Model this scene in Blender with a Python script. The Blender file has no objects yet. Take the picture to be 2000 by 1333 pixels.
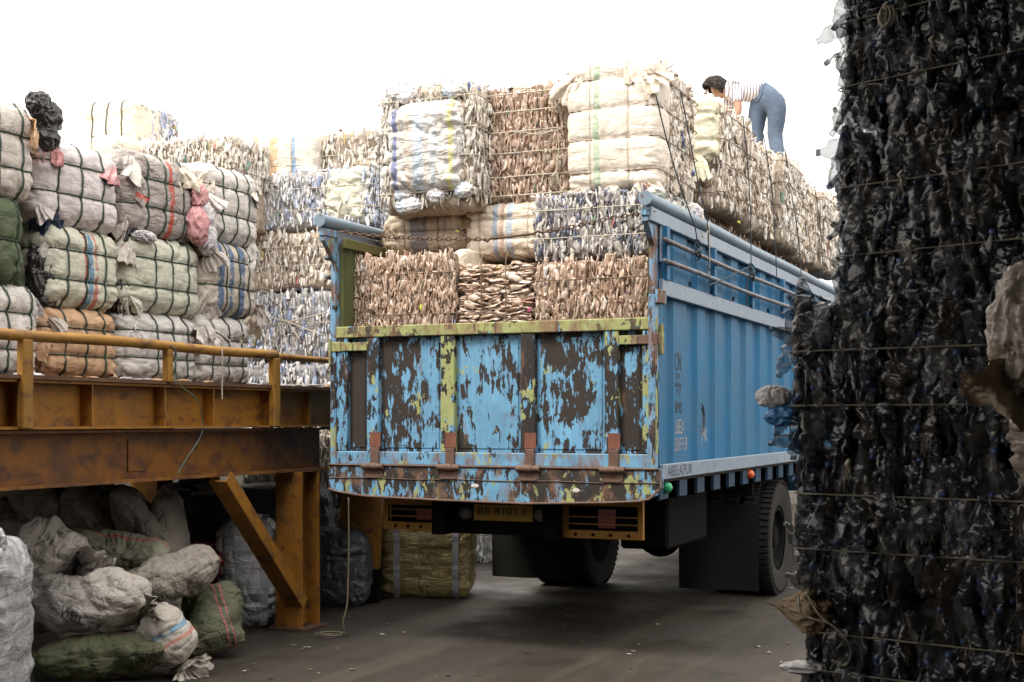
import bpy, bmesh, math, random
import numpy as np
from mathutils import Vector, Matrix
from mathutils.bvhtree import BVHTree

# ------------------------------------------------------------------ camera, sky, sun, exposure
SC = bpy.context.scene
R = math.radians
FPX, HOR, CAMH = 2622.0, 820.0, 1.62            # focal length and horizon of the photograph, eye height
YAW = R(23.32)
RX = np.array([math.cos(YAW), math.sin(YAW)]); FW = np.array([-math.sin(YAW), math.cos(YAW)])
cam_d = bpy.data.cameras.new('camera'); cam = bpy.data.objects.new('camera', cam_d)
SC.collection.objects.link(cam); SC.camera = cam
cam.location = (0, 0, CAMH); cam.rotation_euler = (R(90), 0, YAW)
cam_d.sensor_width = 36; cam_d.lens = 36*FPX/2000; cam_d.shift_y = (HOR-666.5)/2000
cam_d.clip_start = 0.1; cam_d.clip_end = 3000
cam_d.dof.use_dof = False

SUN_EL, SUN_AZ = R(58), R(-28)                   # high, veiled by cloud, a little left of and behind the camera
world = bpy.data.worlds.new('World'); SC.world = world; world.use_nodes = True
wn, wl = world.node_tree.nodes, world.node_tree.links
bg = wn['Background']
sky = wn.new('ShaderNodeTexSky'); sky.sky_type = 'NISHITA'; sky.sun_disc = False
sky.sun_elevation = SUN_EL; sky.sun_rotation = R(180)+R(-28); sky.air_density = 1.0; sky.dust_density = 6.0; sky.ozone_density = 1
hs = wn.new('ShaderNodeHueSaturation'); hs.inputs['Saturation'].default_value = 0.12
wm = wn.new('ShaderNodeMix'); wm.data_type = 'RGBA'; wm.inputs[0].default_value = 0.62
wm.inputs[7].default_value = (11.2, 10.5, 9.6, 1)      # the even white cloud sheet over the clear-sky model
wl.new(sky.outputs[0], hs.inputs['Color']); wl.new(hs.outputs[0], wm.inputs[6]); wl.new(wm.outputs[2], bg.inputs['Color'])
bg.inputs['Strength'].default_value = 0.14
sun_d = bpy.data.lights.new('sun', 'SUN'); sun = bpy.data.objects.new('sun', sun_d); SC.collection.objects.link(sun)
sun_d.energy = 1.8; sun_d.angle = R(14); sun_d.color = (1, 0.93, 0.82)
sun.rotation_euler = (R(90)-SUN_EL, 0, SUN_AZ)
SC.view_settings.view_transform = 'Standard'; SC.view_settings.look = 'None'
SC.view_settings.exposure = 1.02; SC.view_settings.gamma = 1
SC.view_settings.use_curve_mapping = False
SC.cycles.transparent_max_bounces = 14; SC.cycles.max_bounces = 8; SC.cycles.transmission_bounces = 6
SC.cycles.diffuse_bounces = 4; SC.cycles.glossy_bounces = 3
SC.cycles.caustics_reflective = False; SC.cycles.caustics_refractive = False

# ------------------------------------------------------------------ places measured from the photograph
def W(px, py, D):
    x = (px-1000)/FPX*D; p = x*RX + D*FW
    return (float(p[0]), float(p[1]), CAMH+(HOR-py)*D/FPX)
def ray(px):
    return (px-1000)/FPX*RX + FW
def XP(px, Y): r = ray(px); return float(Y*r[0]/r[1])
def YP(px, X): r = ray(px); return float(X*r[1]/r[0])
def DD(X, Y): return float(X*FW[0]+Y*FW[1])
def ZP(py, X, Y): return CAMH+(HOR-py)*DD(X, Y)/FPX

# ------------------------------------------------------------------ noise
_rs = np.random.RandomState(7)
_perm = np.concatenate([_rs.permutation(256)]*3)
_grad = _rs.normal(size=(256, 3)); _grad /= np.linalg.norm(_grad, axis=1)[:, None]
def gnoise(P):
    P = np.asarray(P, float); i = np.floor(P).astype(int); f = P-i; i &= 255
    u = f*f*f*(f*(f*6-15)+10); out = 0
    for a in (0, 1):
        wx = u[:, 0] if a else 1-u[:, 0]
        for b in (0, 1):
            wy = u[:, 1] if b else 1-u[:, 1]
            for c in (0, 1):
                wz = u[:, 2] if c else 1-u[:, 2]
                h = _perm[_perm[_perm[(i[:, 0]+a) & 255]+((i[:, 1]+b) & 255)]+((i[:, 2]+c) & 255)]
                g = _grad[h]
                out = out + wx*wy*wz*(g[:, 0]*(f[:, 0]-a)+g[:, 1]*(f[:, 1]-b)+g[:, 2]*(f[:, 2]-c))
    return out*1.6
def fbm(P, n=3):
    s, a = 0, 1.0
    for k in range(n): s = s+a*gnoise(P*2**k+17.3*k); a *= .5
    return s
def ridged(P, n=2):
    s, a = 0, 1.0
    for k in range(n): s = s+a*(1-2*np.abs(gnoise(P*2.1**k+9.1*k))); a *= .5
    return s

# ------------------------------------------------------------------ meshes
C = SC.collection
class MB:
    def __init__(s): s.V, s.F, s.M, s.T, s.n = [], [], [], [], 0
    def add(s, V, F, m=0, t=0.5):
        V = np.asarray(V, float).reshape(-1, 3); s.V.append(V)
        for f in (F if isinstance(F, list) and len(F) and isinstance(F[0], np.ndarray) else [np.asarray(F)]):
            if len(f): s.F.append(f+s.n); s.M.append(np.full(len(f), m) if np.isscalar(m) else m)
        s.T.append(np.full(len(V), t) if np.isscalar(t) else t); s.n += len(V); return s
    def box(s, x0, x1, y0, y1, z0, z1, m=0, bev=0.0):
        x0, x1 = sorted((x0, x1)); y0, y1 = sorted((y0, y1)); z0, z1 = sorted((z0, z1))
        b = min(bev, (x1-x0)*.3, (y1-y0)*.3, (z1-z0)*.3)
        if b <= 0:
            V = [(x, y, z) for x in (x0, x1) for y in (y0, y1) for z in (z0, z1)]
            F = [(0, 1, 3, 2), (4, 6, 7, 5), (0, 4, 5, 1), (2, 3, 7, 6), (0, 2, 6, 4), (1, 5, 7, 3)]
            return s.add(V, np.array(F), m)
        bm = bmesh.new(); bmesh.ops.create_cube(bm, size=1)
        for v in bm.verts: v.co = Vector(((x0+x1)/2+v.co.x*(x1-x0), (y0+y1)/2+v.co.y*(y1-y0), (z0+z1)/2+v.co.z*(z1-z0)))
        bmesh.ops.bevel(bm, geom=bm.edges[:], offset=b, segments=1, affect='EDGES')
        return s.bm(bm, m)
    def bm(s, bm, m=0):
        bm.verts.index_update(); V = np.array([v.co[:] for v in bm.verts])
        q = {}
        for f in bm.faces: q.setdefault(len(f.verts), []).append([v.index for v in f.verts])
        s.add(V, [np.array(a) for a in q.values()], m); bm.free(); return s
    def obox(s, c, ax, ay, az, m=0):      # oriented box: centre and three half-axis vectors
        c, ax, ay, az = map(np.array, (c, ax, ay, az))
        V = [c+i*ax+j*ay+k*az for i in (-1, 1) for j in (-1, 1) for k in (-1, 1)]
        return s.add(V, np.array([(0, 1, 3, 2), (4, 6, 7, 5), (0, 4, 5, 1), (2, 3, 7, 6), (0, 2, 6, 4), (1, 5, 7, 3)]), m)
    def beam(s, p, q, w, h, up=(0, 0, 1), m=0):
        p, q = np.array(p, float), np.array(q, float); d = q-p; L = np.linalg.norm(d); d /= L
        a = np.cross(d, up); a /= np.linalg.norm(a); b = np.cross(a, d)
        return s.obox((p+q)/2, d*L/2, a*w/2, b*h/2, m)
    def tube(s, P, r, n=8, closed=False, m=0, t=0.5, flat=1.0, caps=True):
        P = np.asarray(P, float); k = len(P)
        T = (np.roll(P, -1, 0)-np.roll(P, 1, 0)) if closed else np.gradient(P, axis=0)
        T /= np.linalg.norm(T, axis=1)[:, None]+1e-9
        up = np.array([0, 0, 1.]) if abs(T[0][2]) < .9 else np.array([1., 0, 0])
        A = np.zeros_like(P); a = np.cross(T[0], up); a /= np.linalg.norm(a)
        for i in range(k):
            a = a-T[i]*np.dot(a, T[i]); a /= np.linalg.norm(a)+1e-9; A[i] = a
        B = np.cross(T, A); th = np.linspace(0, 2*math.pi, n, endpoint=False)
        rr = np.broadcast_to(np.asarray(r, float), (k,))
        V = (P[:, None]+rr[:, None, None]*(A[:, None]*np.cos(th)[None, :, None]+B[:, None]*(flat*np.sin(th))[None, :, None])).reshape(-1, 3)
        i = np.arange(k if closed else k-1)[:, None]; j = np.arange(n)[None]
        F = np.stack([i*n+j, i*n+(j+1) % n, ((i+1) % k)*n+(j+1) % n, ((i+1) % k)*n+j], -1).reshape(-1, 4)
        Fs = [F]
        if not closed and caps: Fs += [np.arange(n)[None, ::-1], ((k-1)*n+np.arange(n))[None]]
        return s.add(V, Fs, m, t)
    def lathe(s, prof, c=(0, 0, 0), axis='z', n=24, m=0, cap=True):
        prof = np.array(prof, float); k = len(prof); th = np.linspace(0, 2*math.pi, n, endpoint=False)
        X = prof[:, :1]*np.cos(th); Y = prof[:, :1]*np.sin(th); Z = np.repeat(prof[:, 1:2], n, 1)
        V = {'z': (X, Y, Z), 'x': (Z, X, Y), 'y': (Y, Z, X)}[axis]
        V = np.stack(V, -1).reshape(-1, 3)+np.array(c)
        i = np.arange(k-1)[:, None]; j = np.arange(n)[None]
        F = np.stack([i*n+j, i*n+(j+1) % n, (i+1)*n+(j+1) % n, (i+1)*n+j], -1).reshape(-1, 4)
        Fs = [F]+([np.arange(n)[None, ::-1], ((k-1)*n+np.arange(n))[None]] if cap else [])
        return s.add(V, Fs, m)
    def prism(s, pts, axis, a, b, m=0):    # polygon in the plane across `axis`, extruded from a to b
        n = len(pts); V = []
        for t in (a, b):
            for (u, v) in pts: V.append({'y': (u, t, v), 'x': (t, u, v), 'z': (u, v, t)}[axis])
        F = [np.arange(n)[None], np.arange(n, 2*n)[None, ::-1], np.array([(i, i+n, (i+1) % n+n, (i+1) % n) for i in range(n)])]
        return s.add(V, F, m)
    def mesh(s, name, mats, smooth=False):
        me = bpy.data.meshes.new(name); V = np.concatenate(s.V)
        me.vertices.add(len(V)); me.vertices.foreach_set('co', V.astype(np.float32).ravel())
        lt = np.concatenate([np.full(len(f), f.shape[1]) for f in s.F]); lv = np.concatenate([f.ravel() for f in s.F])
        me.loops.add(len(lv)); me.loops.foreach_set('vertex_index', lv.astype(np.int32))
        me.polygons.add(len(lt)); st = np.concatenate([[0], np.cumsum(lt)[:-1]])
        me.polygons.foreach_set('loop_start', st.astype(np.int32))
        me.polygons.foreach_set('loop_total', lt.astype(np.int32))
        me.polygons.foreach_set('material_index', np.concatenate(s.M).astype(np.int32))
        me.polygons.foreach_set('use_smooth', np.full(len(lt), smooth))
        a = me.attributes.new('tint', 'FLOAT', 'POINT'); a.data.foreach_set('value', np.concatenate(s.T).astype(np.float32))
        for m in (mats if isinstance(mats, (list, tuple)) else [mats]): me.materials.append(m)
        me.update(calc_edges=True); me.validate(); return me
    def build(s, name, mats, parent=None, smooth=False, kind=None, label=None, loc=None):
        o = bpy.data.objects.new(name, s.mesh(name, mats, smooth)); C.objects.link(o)
        if parent: o.parent = parent
        if kind: o['kind'] = kind
        if label: o['label'] = label
        if loc is not None: o.location = loc
        return o
def autosmooth(o, ang=35):
    me = o.data; n = len(me.polygons); me.polygons.foreach_set('use_smooth', np.ones(n, bool)); me.set_sharp_from_angle(angle=R(ang)); return o
def thing(name, label, cat, loc=(0, 0, 0), rotz=0.0, group=None, rot=None):
    o = bpy.data.objects.new(name, None); C.objects.link(o); o.location = loc
    o.rotation_euler = rot if rot else (0, 0, rotz); o.empty_display_size = .2
    o['label'] = label; o['category'] = cat
    if group: o['group'] = group
    return o
def tag(o, label, cat, group=None):
    o['label'] = label; o['category'] = cat
    if group: o['group'] = group
    return o

# ------------------------------------------------------------------ materials
class NT:
    def __init__(s, name):
        s.m = bpy.data.materials.new(name); s.m.use_nodes = True; s.t = s.m.node_tree; s.n = s.t.nodes; s.l = s.t.links
        s.p = s.n['Principled BSDF']; s.tc = s.n.new('ShaderNodeTexCoord')
    def new(s, k, **kw):
        x = s.n.new(k)
        for a, b in kw.items(): setattr(x, a, b)
        return x
    def put(s, node, i, v):
        if hasattr(v, 'is_linked') or isinstance(v, bpy.types.NodeSocket): s.l.new(v, node.inputs[i])
        else:
            if isinstance(v, tuple) and len(v) == 3 and node.inputs[i].type == 'RGBA': v = v+(1,)
            node.inputs[i].default_value = v
    def vec(s, scale=(1, 1, 1), src='Object', loc=(0, 0, 0), rot=(0, 0, 0)):
        m = s.new('ShaderNodeMapping'); s.l.new(s.tc.outputs[src], m.inputs[0])
        m.inputs['Scale'].default_value = scale; m.inputs['Location'].default_value = loc; m.inputs['Rotation'].default_value = rot
        return m.outputs[0]
    def noise(s, scale, detail=4, rough=.6, vec=None, dist=0, kind=None):
        x = s.new('ShaderNodeTexNoise'); s.l.new(vec or s.tc.outputs['Object'], x.inputs['Vector'])
        if kind: x.noise_type = kind
        for a, b in (('Scale', scale), ('Detail', detail), ('Roughness', rough), ('Distortion', dist)): x.inputs[a].default_value = b
        return x.outputs[0]
    def ramp(s, f, stops, interp='LINEAR'):
        r = s.new('ShaderNodeValToRGB'); r.color_ramp.interpolation = interp; e = r.color_ramp.elements
        while len(e) < len(stops): e.new(.5)
        for i, (p, c) in enumerate(stops):
            e[i].position = p; e[i].color = (c if len(c) == 4 else c+(1,)) if isinstance(c, tuple) else (c, c, c, 1)
        s.l.new(f, r.inputs[0]); return r.outputs[0]
    def step(s, f, a, b): return s.ramp(f, [(a, 0.), (b, 1.)])
    def mix(s, f, a, b, mode='MIX'):
        x = s.new('ShaderNodeMix', data_type='RGBA', blend_type=mode); s.put(x, 0, f); s.put(x, 6, a); s.put(x, 7, b); return x.outputs[2]
    def math(s, op, a, b=0., c=None):
        x = s.new('ShaderNodeMath', operation=op); s.put(x, 0, a); s.put(x, 1, b)
        if c is not None: s.put(x, 2, c)
        return x.outputs[0]
    def xyz(s, i, src='Object'):
        x = s.new('ShaderNodeSeparateXYZ'); s.l.new(s.tc.outputs[src], x.inputs[0]); return x.outputs[i]
    def bump(s, h, strength=.3, dist=.01):
        x = s.new('ShaderNodeBump'); s.put(x, 'Height', h); x.inputs['Strength'].default_value = strength; x.inputs['Distance'].default_value = dist
        s.l.new(x.outputs[0], s.p.inputs['Normal']); return x.outputs[0]
    def done(s, col=None, rough=.6, metal=0., spec=.5, **kw):
        if col is not None: s.put(s.p, 'Base Color', col)
        s.put(s.p, 'Roughness', rough); s.put(s.p, 'Metallic', metal); s.put(s.p, 'Specular IOR Level', spec)
        for k, v in kw.items(): s.put(s.p, k.replace('_', ' '), v)
        return s.m
    def randv(s):
        oi = s.new('ShaderNodeObjectInfo'); at = s.new('ShaderNodeAttribute', attribute_name='tint')
        return s.math('FRACT', s.math('ADD', oi.outputs['Random'], at.outputs['Fac']))

def m_plain(name, col, rough=.6, metal=0., var=.25, scale=6, bump=.0, spec=.4):
    t = NT(name); n = t.noise(scale, 5, .6)
    c = t.mix(t.ramp(n, [(.3, 1-var), (.7, 1+var*.3)]), (0, 0, 0), col, 'MIX') if var else col
    if var: c = t.mix(1.0, col, t.ramp(n, [(.3, 1-var), (.72, 1.)]), 'MULTIPLY')
    if bump: t.bump(n, bump, .01)
    return t.done(c, rough, metal, spec)

_cc = {}
def m_cloth(col, stripes=(), dirt=.35, rough=.75, name='woven_cloth', dirtcol=(.16, .12, .09), axis=0, film=False):
    key = (col, stripes, dirt, rough, axis, film)
    if key in _cc: return _cc[key]
    t = NT(name); c = t.mix(t.ramp(t.noise(3.2, 5, .6), [(.3, .84), (.7, 1.)]), (0, 0, 0), col)
    wob = t.math('MULTIPLY', t.math('SUBTRACT', t.noise(5, 3), .5), .05)
    if stripes:
        x = t.math('ADD', t.xyz(axis), wob)
        for (p, w, sc) in stripes:
            d = t.math('ABSOLUTE', t.math('SUBTRACT', x, p)); k = t.math('LESS_THAN', d, w/2)
            wear = t.step(t.noise(14, 4, .7), .36, .44)
            c = t.mix(t.math('MULTIPLY', k, wear), c, sc)
    d1 = t.step(t.noise(4.5, 7, .68, dist=.6), .50, .74); d2 = t.step(t.noise(30, 4, .7, vec=t.vec((1, 1, .35))), .52, .8)
    k = t.math('MULTIPLY', t.math('ADD', d1, t.math('MULTIPLY', d2, .5)), dirt)
    c = t.mix(k, c, dirtcol)
    spots = t.math('GREATER_THAN', t.noise(19, 3, .5), .72)
    c = t.mix(t.math('MULTIPLY', spots, dirt), c, (.1, .08, .06))
    def fold(sc, vs, w):
        a = t.math('ABSOLUTE', t.math('SUBTRACT', t.noise(sc, 3, .55, vec=t.vec(vs), dist=.6), .5)); return t.ramp(a, [(0., 0.), (w, 1.)])
    h = t.math('ADD', t.math('MULTIPLY', fold(5.5, (1, 1, .5), .09), .9), t.math('MULTIPLY', fold(9, (.45, .45, 1.5), .12), .6))
    h = t.math('ADD', h, t.math('MULTIPLY', t.noise(9, 5, .6, dist=.8), 1.0))
    t.bump(h, (.38 if dirt < .44 else .8) if not film else .6, .012)
    _cc[key] = t.done(c, rough, 0, .35 if not film else .6); return _cc[key]

def m_palette(name, cols, rough=.35, trans=0.0, spec=.6, bump=.5, seed=0., sub=0., streak=(120, .14), spots=True):
    t = NT(name); n = len(cols); r = t.math('FRACT', t.math('ADD', t.randv(), seed))
    st = [(i/n, cols[i]) for i in range(n)]
    if spots: st[-1:] = [(1-1/n, cols[-1]), (1-.020, (.34, .12, .09)), (1-.016, (.50, .40, .14)), (1-.012, (.12, .24, .18)), (1-.009, (.14, .19, .36)), (1-.006, (.80, .80, .78))]
    c = t.ramp(r, st, 'CONSTANT')
    c = t.mix(1.0, c, t.ramp(t.noise(streak[0], 4, .65, vec=t.vec((1, 1, streak[1]))), [(.33, .42), (.47, .92), (.68, 1.2)]), 'MULTIPLY')
    t.bump(t.noise(streak[0]*.8, 3, .6, vec=t.vec((1, 1, streak[1]*1.5))), bump, .006)
    t.done(c, rough, 0, spec)
    if trans:
        tr = t.new('ShaderNodeBsdfTransparent'); tr.inputs[0].default_value = (.93, .95, .97, 1)
        mx = t.new('ShaderNodeMixShader')
        lw = t.new('ShaderNodeLayerWeight'); lw.inputs[0].default_value = .35
        f = t.math('MULTIPLY', t.math('SUBTRACT', 1.0, t.math('MULTIPLY', lw.outputs['Facing'], .75)), trans)
        t.l.new(f, mx.inputs[0]); t.l.new(t.p.outputs[0], mx.inputs[1]); t.l.new(tr.outputs[0], mx.inputs[2])
        t.l.new(mx.outputs[0], t.n['Material Output'].inputs[0])
    return t.m

BLUE = (.135, .33, .52); YEL = (.33, .325, .155); DARK = (.022, .019, .018); RUST = (.16, .075, .045)
def m_peel(name, cover=.5, yellow=.2, base=DARK, blue=BLUE, seed=0., rust=.15, top=None, grime=0.):
    """old paint: blue flaking off dark primer, an older yellow-green coat showing here and there"""
    t = NT(name); L = (seed*7.1, seed*3.3, seed*5.7)
    n1 = t.noise(3.4, 3, .55, vec=t.vec((1, 1, .75), loc=L), dist=.35)
    n2 = t.noise(17, 8, .68, vec=t.vec((1, 1, .42), loc=L), dist=.5)
    n3 = t.noise(46, 4, .55, vec=t.vec((1.4, 1.4, .22), loc=L))
    s = t.math('ADD', t.math('ADD', t.math('MULTIPLY', n1, .36), t.math('MULTIPLY', n2, .46)), t.math('MULTIPLY', n3, .18))
    th = .5+(.5-cover)*.26
    b = t.step(s, th-.003, th+.003)
    y = t.step(t.math('ADD', t.math('MULTIPLY', t.noise(5.5, 2, .5, vec=t.vec((1, 1, .8), loc=(L[0]+4, 2, L[2]))), .5), t.math('MULTIPLY', t.noise(24, 5, .6, vec=t.vec((1, 1, .6), loc=L)), .5)), .5+(.5-yellow)*.3-.004, .5+(.5-yellow)*.3+.004)
    fade = t.ramp(t.noise(7, 4, .6, vec=t.vec((1, 1, .3), loc=L)), [(.3, .84), (.7, 1.12)])
    bl = t.mix(1.0, t.mix(t.step(t.noise(60, 3, .6, vec=t.vec((1, 1, .15))), .4, .8), blue, tuple(min(1, c*1.12+.03) for c in blue)), fade, 'MULTIPLY')
    dk = t.mix(t.noise(12, 5, .7), base, tuple(c*1.35 for c in base))
    c = t.mix(b, dk, bl)
    c = t.mix(t.math('MULTIPLY', y, .95), c, t.mix(t.noise(30, 4), YEL, (.34, .40, .14)))
    rs = t.step(t.noise(11, 8, .7, vec=t.vec((1, 1, .5), loc=(9, L[1], 3)), dist=.4), .66-rust*.5, .76-rust*.4)
    c = t.mix(t.math('MULTIPLY', rs, .8), c, t.mix(t.noise(40, 4), RUST, (.25, .15, .10)))
    run = t.step(t.noise(30, 4, .6, vec=t.vec((1, 1, .07), loc=L)), .54, .72); area = t.step(t.noise(2.4, 4, .6, vec=t.vec((1, 1, 1.2), loc=L)), .40, .62)
    c = t.mix(t.math('MULTIPLY', t.math('MULTIPLY', run, area), .30+grime), c, (.10, .055, .032))
    c = t.mix(t.math('MULTIPLY', t.step(t.noise(5, 6, .7, vec=t.vec((1, 1, 1.6), loc=L)), .45, .75), .22+grime), c, (.05, .040, .03))
    t.bump(t.math('ADD', t.math('MULTIPLY', b, 1.), t.math('ADD', t.math('MULTIPLY', y, .5), t.math('MULTIPLY', n2, .5))), .35, .003)
    return t.done(c, t.ramp(b, [(0., .85), (1., .48)]), 0, .4)

def m_side(name='blue_side_paint'):
    t = NT(name); c = t.mix(t.noise(2.5, 4), (.020, .120, .245), (.028, .155, .305))
    st = t.step(t.noise(9, 4, .6, vec=t.vec((1, 1.6, .06))), .52, .74)
    c = t.mix(t.math('MULTIPLY', st, .45), c, (.10, .165, .24))
    k = t.step(t.noise(34, 6, .7, vec=t.vec((1, 1, .35))), .64, .68); c = t.mix(k, c, (.035, .03, .03))
    r = t.step(t.noise(22, 6, .7, vec=t.vec((1, 2, .12))), .62, .72); c = t.mix(t.math('MULTIPLY', r, .4), c, (.12, .09, .08))
    c = t.mix(t.math('MULTIPLY', t.step(t.noise(1.6, 6, .65, vec=t.vec((1, 1, 1.4))), .42, .7), .30), c, (.10, .105, .10))
    t.bump(t.math('ADD', t.noise(7, 3), t.math('MULTIPLY', t.noise(2.2, 2), 3.0)), .35, .012)
    return t.done(c, .55, 0, .2)
def m_rail(name='worn_grey_blue_paint', a=(.17, .23, .31), b=(.26, .31, .38), rust=.25):
    t = NT(name); c = t.mix(t.noise(6, 5), a, b)
    k = t.step(t.noise(18, 7, .7), .66-rust*.3, .72-rust*.2); c = t.mix(k, c, t.mix(t.noise(50, 3), (.17, .09, .06), (.08, .06, .05)))
    k2 = t.step(t.noise(50, 4, .7), .66, .70); c = t.mix(k2, c, (.04, .04, .04))
    t.bump(t.noise(30, 4), .2, .004); return t.done(c, .5, .1)
def m_yellow(name, a=(.38, .165, .02), rust=.45, soot=.3, top=False):
    t = NT(name); c = t.mix(t.noise(3, 5, .6), a, tuple(x*.72 for x in a))
    s = t.step(t.noise(2.6, 6, .65, vec=t.vec((1, 1, .6)), dist=.5), .5, .8)
    c = t.mix(t.math('MULTIPLY', s, soot*2), c, (.05, .04, .035))
    k = t.step(t.noise(9, 8, .72, vec=t.vec((1, .6, 1.)), dist=.4), .62-rust*.24, .72-rust*.16)
    c = t.mix(k, c, t.mix(t.noise(35, 5, .7), (.16, .06, .025), (.06, .035, .025)))
    k2 = t.step(t.noise(40, 4, .6, vec=t.vec((1, 1, .2))), .66, .72); c = t.mix(k2, c, (.05, .035, .03))
    dr = t.step(t.noise(14, 5, .6, vec=t.vec((1, 1, .1))), .56, .75); c = t.mix(t.math('MULTIPLY', dr, .4), c, (.10, .055, .03))
    t.bump(t.math('ADD', t.noise(12, 5), k), .25, .005); return t.done(c, .55, 0, .4)
# ------------------------------------------------------------------ soft wrapped bodies
def cube_grid(n, m=None):
    m = m or n; t = np.linspace(-1, 1, n+1); V, F, o = [], [], 0
    for ax in range(3):
        for sg in (-1, 1):
            A, B = np.meshgrid(t, t, indexing='ij'); P = np.empty((n+1, n+1, 3)); P[..., ax] = sg
            u, v = (ax+1) % 3, (ax+2) % 3; P[..., u] = A; P[..., v] = B; V.append(P.reshape(-1, 3))
            i = np.arange(n)[:, None]*(n+1)+np.arange(n)[None]
            q = np.stack([i, i+n+1, i+n+2, i+1], -1).reshape(-1, 4)+o
            F.append(q if sg > 0 else q[:, ::-1]); o += (n+1)**2
    V = np.concatenate(V); F = np.concatenate(F)
    k = np.round(V*n*8).astype(int); _, idx, inv = np.unique(k, axis=0, return_index=True, return_inverse=True)
    return V[idx], inv.ravel()[F]
_cg = {}
def grid_of(n):
    if n not in _cg: _cg[n] = cube_grid(n)
    return _cg[n]
class Soft:
    """a box of cloth or film pulled in by its straps: hz = heights of the horizontal straps, vx = positions of the vertical ones"""
    def __init__(s, w, d, h, hz=(), vx=(), r=.07, pinch=.03, bulge=.02, wr=.010, seed=0, gather=0.):
        s.H = np.array([w, d, h])/2; s.hz, s.vx, s.r, s.p, s.b, s.wr, s.sd, s.g = hz, vx, min(r, min(w, d, h)*.45), pinch, bulge, wr, seed*3.71, gather
    def __call__(s, c):
        c = np.asarray(c, float); H, r = s.H, s.r; P = H*c; Q = np.clip(P, -(H-r), H-r); n = P-Q
        n /= np.linalg.norm(n, axis=1)[:, None]+1e-9; P = Q+r*n
        x, y, z = P.T; hx = 1-n[:, 0]**2; hz = 1-n[:, 2]**2
        d = s.b*(1-c[:, 0]**2*hx)*(1-c[:, 2]**2*hz)*(1-c[:, 1]**2*(1-n[:, 1]**2))
        near = np.zeros(len(P))
        for k in s.hz:
            e = np.abs(z-(k-H[2])+.006*gnoise(P*5+s.sd)); d -= s.p*(.65*np.exp(-e/.018)+.35*np.exp(-e/.07))*hz; near = np.maximum(near, np.exp(-e/.09)*hz)
        for k in s.vx:
            e = np.abs(x-k+.006*gnoise(P*5+s.sd+4)); d -= s.p*.55*np.exp(-e/.03)*hx; near = np.maximum(near, .6*np.exp(-e/.08)*hx)
        e = P+s.sd
        f1 = ridged(e*np.array([17, 17, 3.2]), 2); f2 = ridged(e*np.array([3.5, 14, 15])+5, 2); f3 = ridged(e*8+fbm(e*4, 2)[:, None]*1.2, 3)
        edge = np.clip((np.abs(c).sum(1)-np.abs(c).max(1)-.62)/.9, 0, 1)
        d += s.wr*(f1*near*.8+f2*edge*.7+f3*(.12+.55*edge)+.7*fbm(e*3, 2))
        if s.g: d -= s.g*np.clip(np.abs(c[:, 0])-.72, 0, 1)*3*(1-n[:, 0]**2)*(.5+.5*gnoise(e*6))
        q = P+fbm(e*3, 2)[:, None]*.05
        d -= s.wr*(.9*np.exp(-(gnoise(q*np.array([7, 7, 3])+s.sd)/.10)**2)*(.35+near)+1.0*np.exp(-(gnoise(q*np.array([4, 8, 9])+s.sd+3)/.12)**2)*(.3+edge))
        P = P+n*d[:, None]; P[:, 2] += H[2]
        return P, n
    def mesh(s, n=40, mb=None, m=0):
        V, F = grid_of(n); P, _ = s(V); return (mb or MB()).add(P, F, m)
    def hloop(s, z, off=.009, k=26):
        t = np.linspace(-1, 1, k, endpoint=False); cz = (z-s.H[2])/s.H[2]; one = np.ones(k)
        c = np.concatenate([np.stack([t, -one, one*cz], 1), np.stack([one, t, one*cz], 1), np.stack([-t, one, one*cz], 1), np.stack([-one, -t, one*cz], 1)])
        P, n = s(c); return P+n*off
    def vloop(s, x, off=.009, k=26):
        t = np.linspace(-1, 1, k, endpoint=False); cx = x/s.H[0]; one = np.ones(k)
        c = np.concatenate([np.stack([one*cx, t, one], 1), np.stack([one*cx, one, -t], 1), np.stack([one*cx, -t, -one], 1), np.stack([one*cx, -one, t], 1)])
        P, n = s(c); return P+n*off

GREEN_TIE = m_plain('green_strap_plastic', (.035, .075, .055), .5, var=.3, scale=20)
WHITE_TIE = m_plain('pale_raffia_twine', (.52, .47, .38), .7, var=.3, scale=30)
BROWN_TIE = m_plain('brown_jute_twine', (.20, .14, .09), .8, var=.3, scale=30)
BLUE_ROPE = m_plain('blue_grey_rope', (.05, .075, .10), .7, var=.3, scale=40)

def tuft(L=.22, W_=.2, seed=0, pleats=5, droop=.42, n=(20, 46), amp=.13):
    """a gathered end of cloth: fan of pleats leaving one point, drooping. local axis +x outwards, z up"""
    rs = random.Random(seed); u = np.linspace(-1, 1, n[1])[None, :]; r = np.linspace(.02, 1, n[0])[:, None]
    ph = rs.uniform(0, 6); Lr = .9+.22*np.sin(u*3+ph)+.13*np.sin(u*8+ph*2)+.10*np.sin(u*19+ph)
    X = L*r*Lr*np.cos(u*1.1); Y = W_*r*np.sin(u*1.3)*(1+.2*np.sin(r*5+ph))
    Z = amp*L*(.6*np.sin(u*pleats*math.pi*1.3+ph+r*1.5)+.4*np.sin(u*pleats*5.1+ph*2))*(r**.7)*(1-.35*r)-droop*L*r**2*2+.04*L*np.sin(r*13+u*6)
    P = np.stack([X, Y, Z], -1).reshape(-1, 3); P += .05*L*np.stack([gnoise(P*13+seed), gnoise(P*13+seed+7), gnoise(P*13+seed+31)], 1)
    i = np.arange(n[0]-1)[:, None]*n[1]+np.arange(n[1]-1)[None]
    return P, np.stack([i, i+n[1], i+n[1]+1, i+1], -1).reshape(-1, 4)
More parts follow.
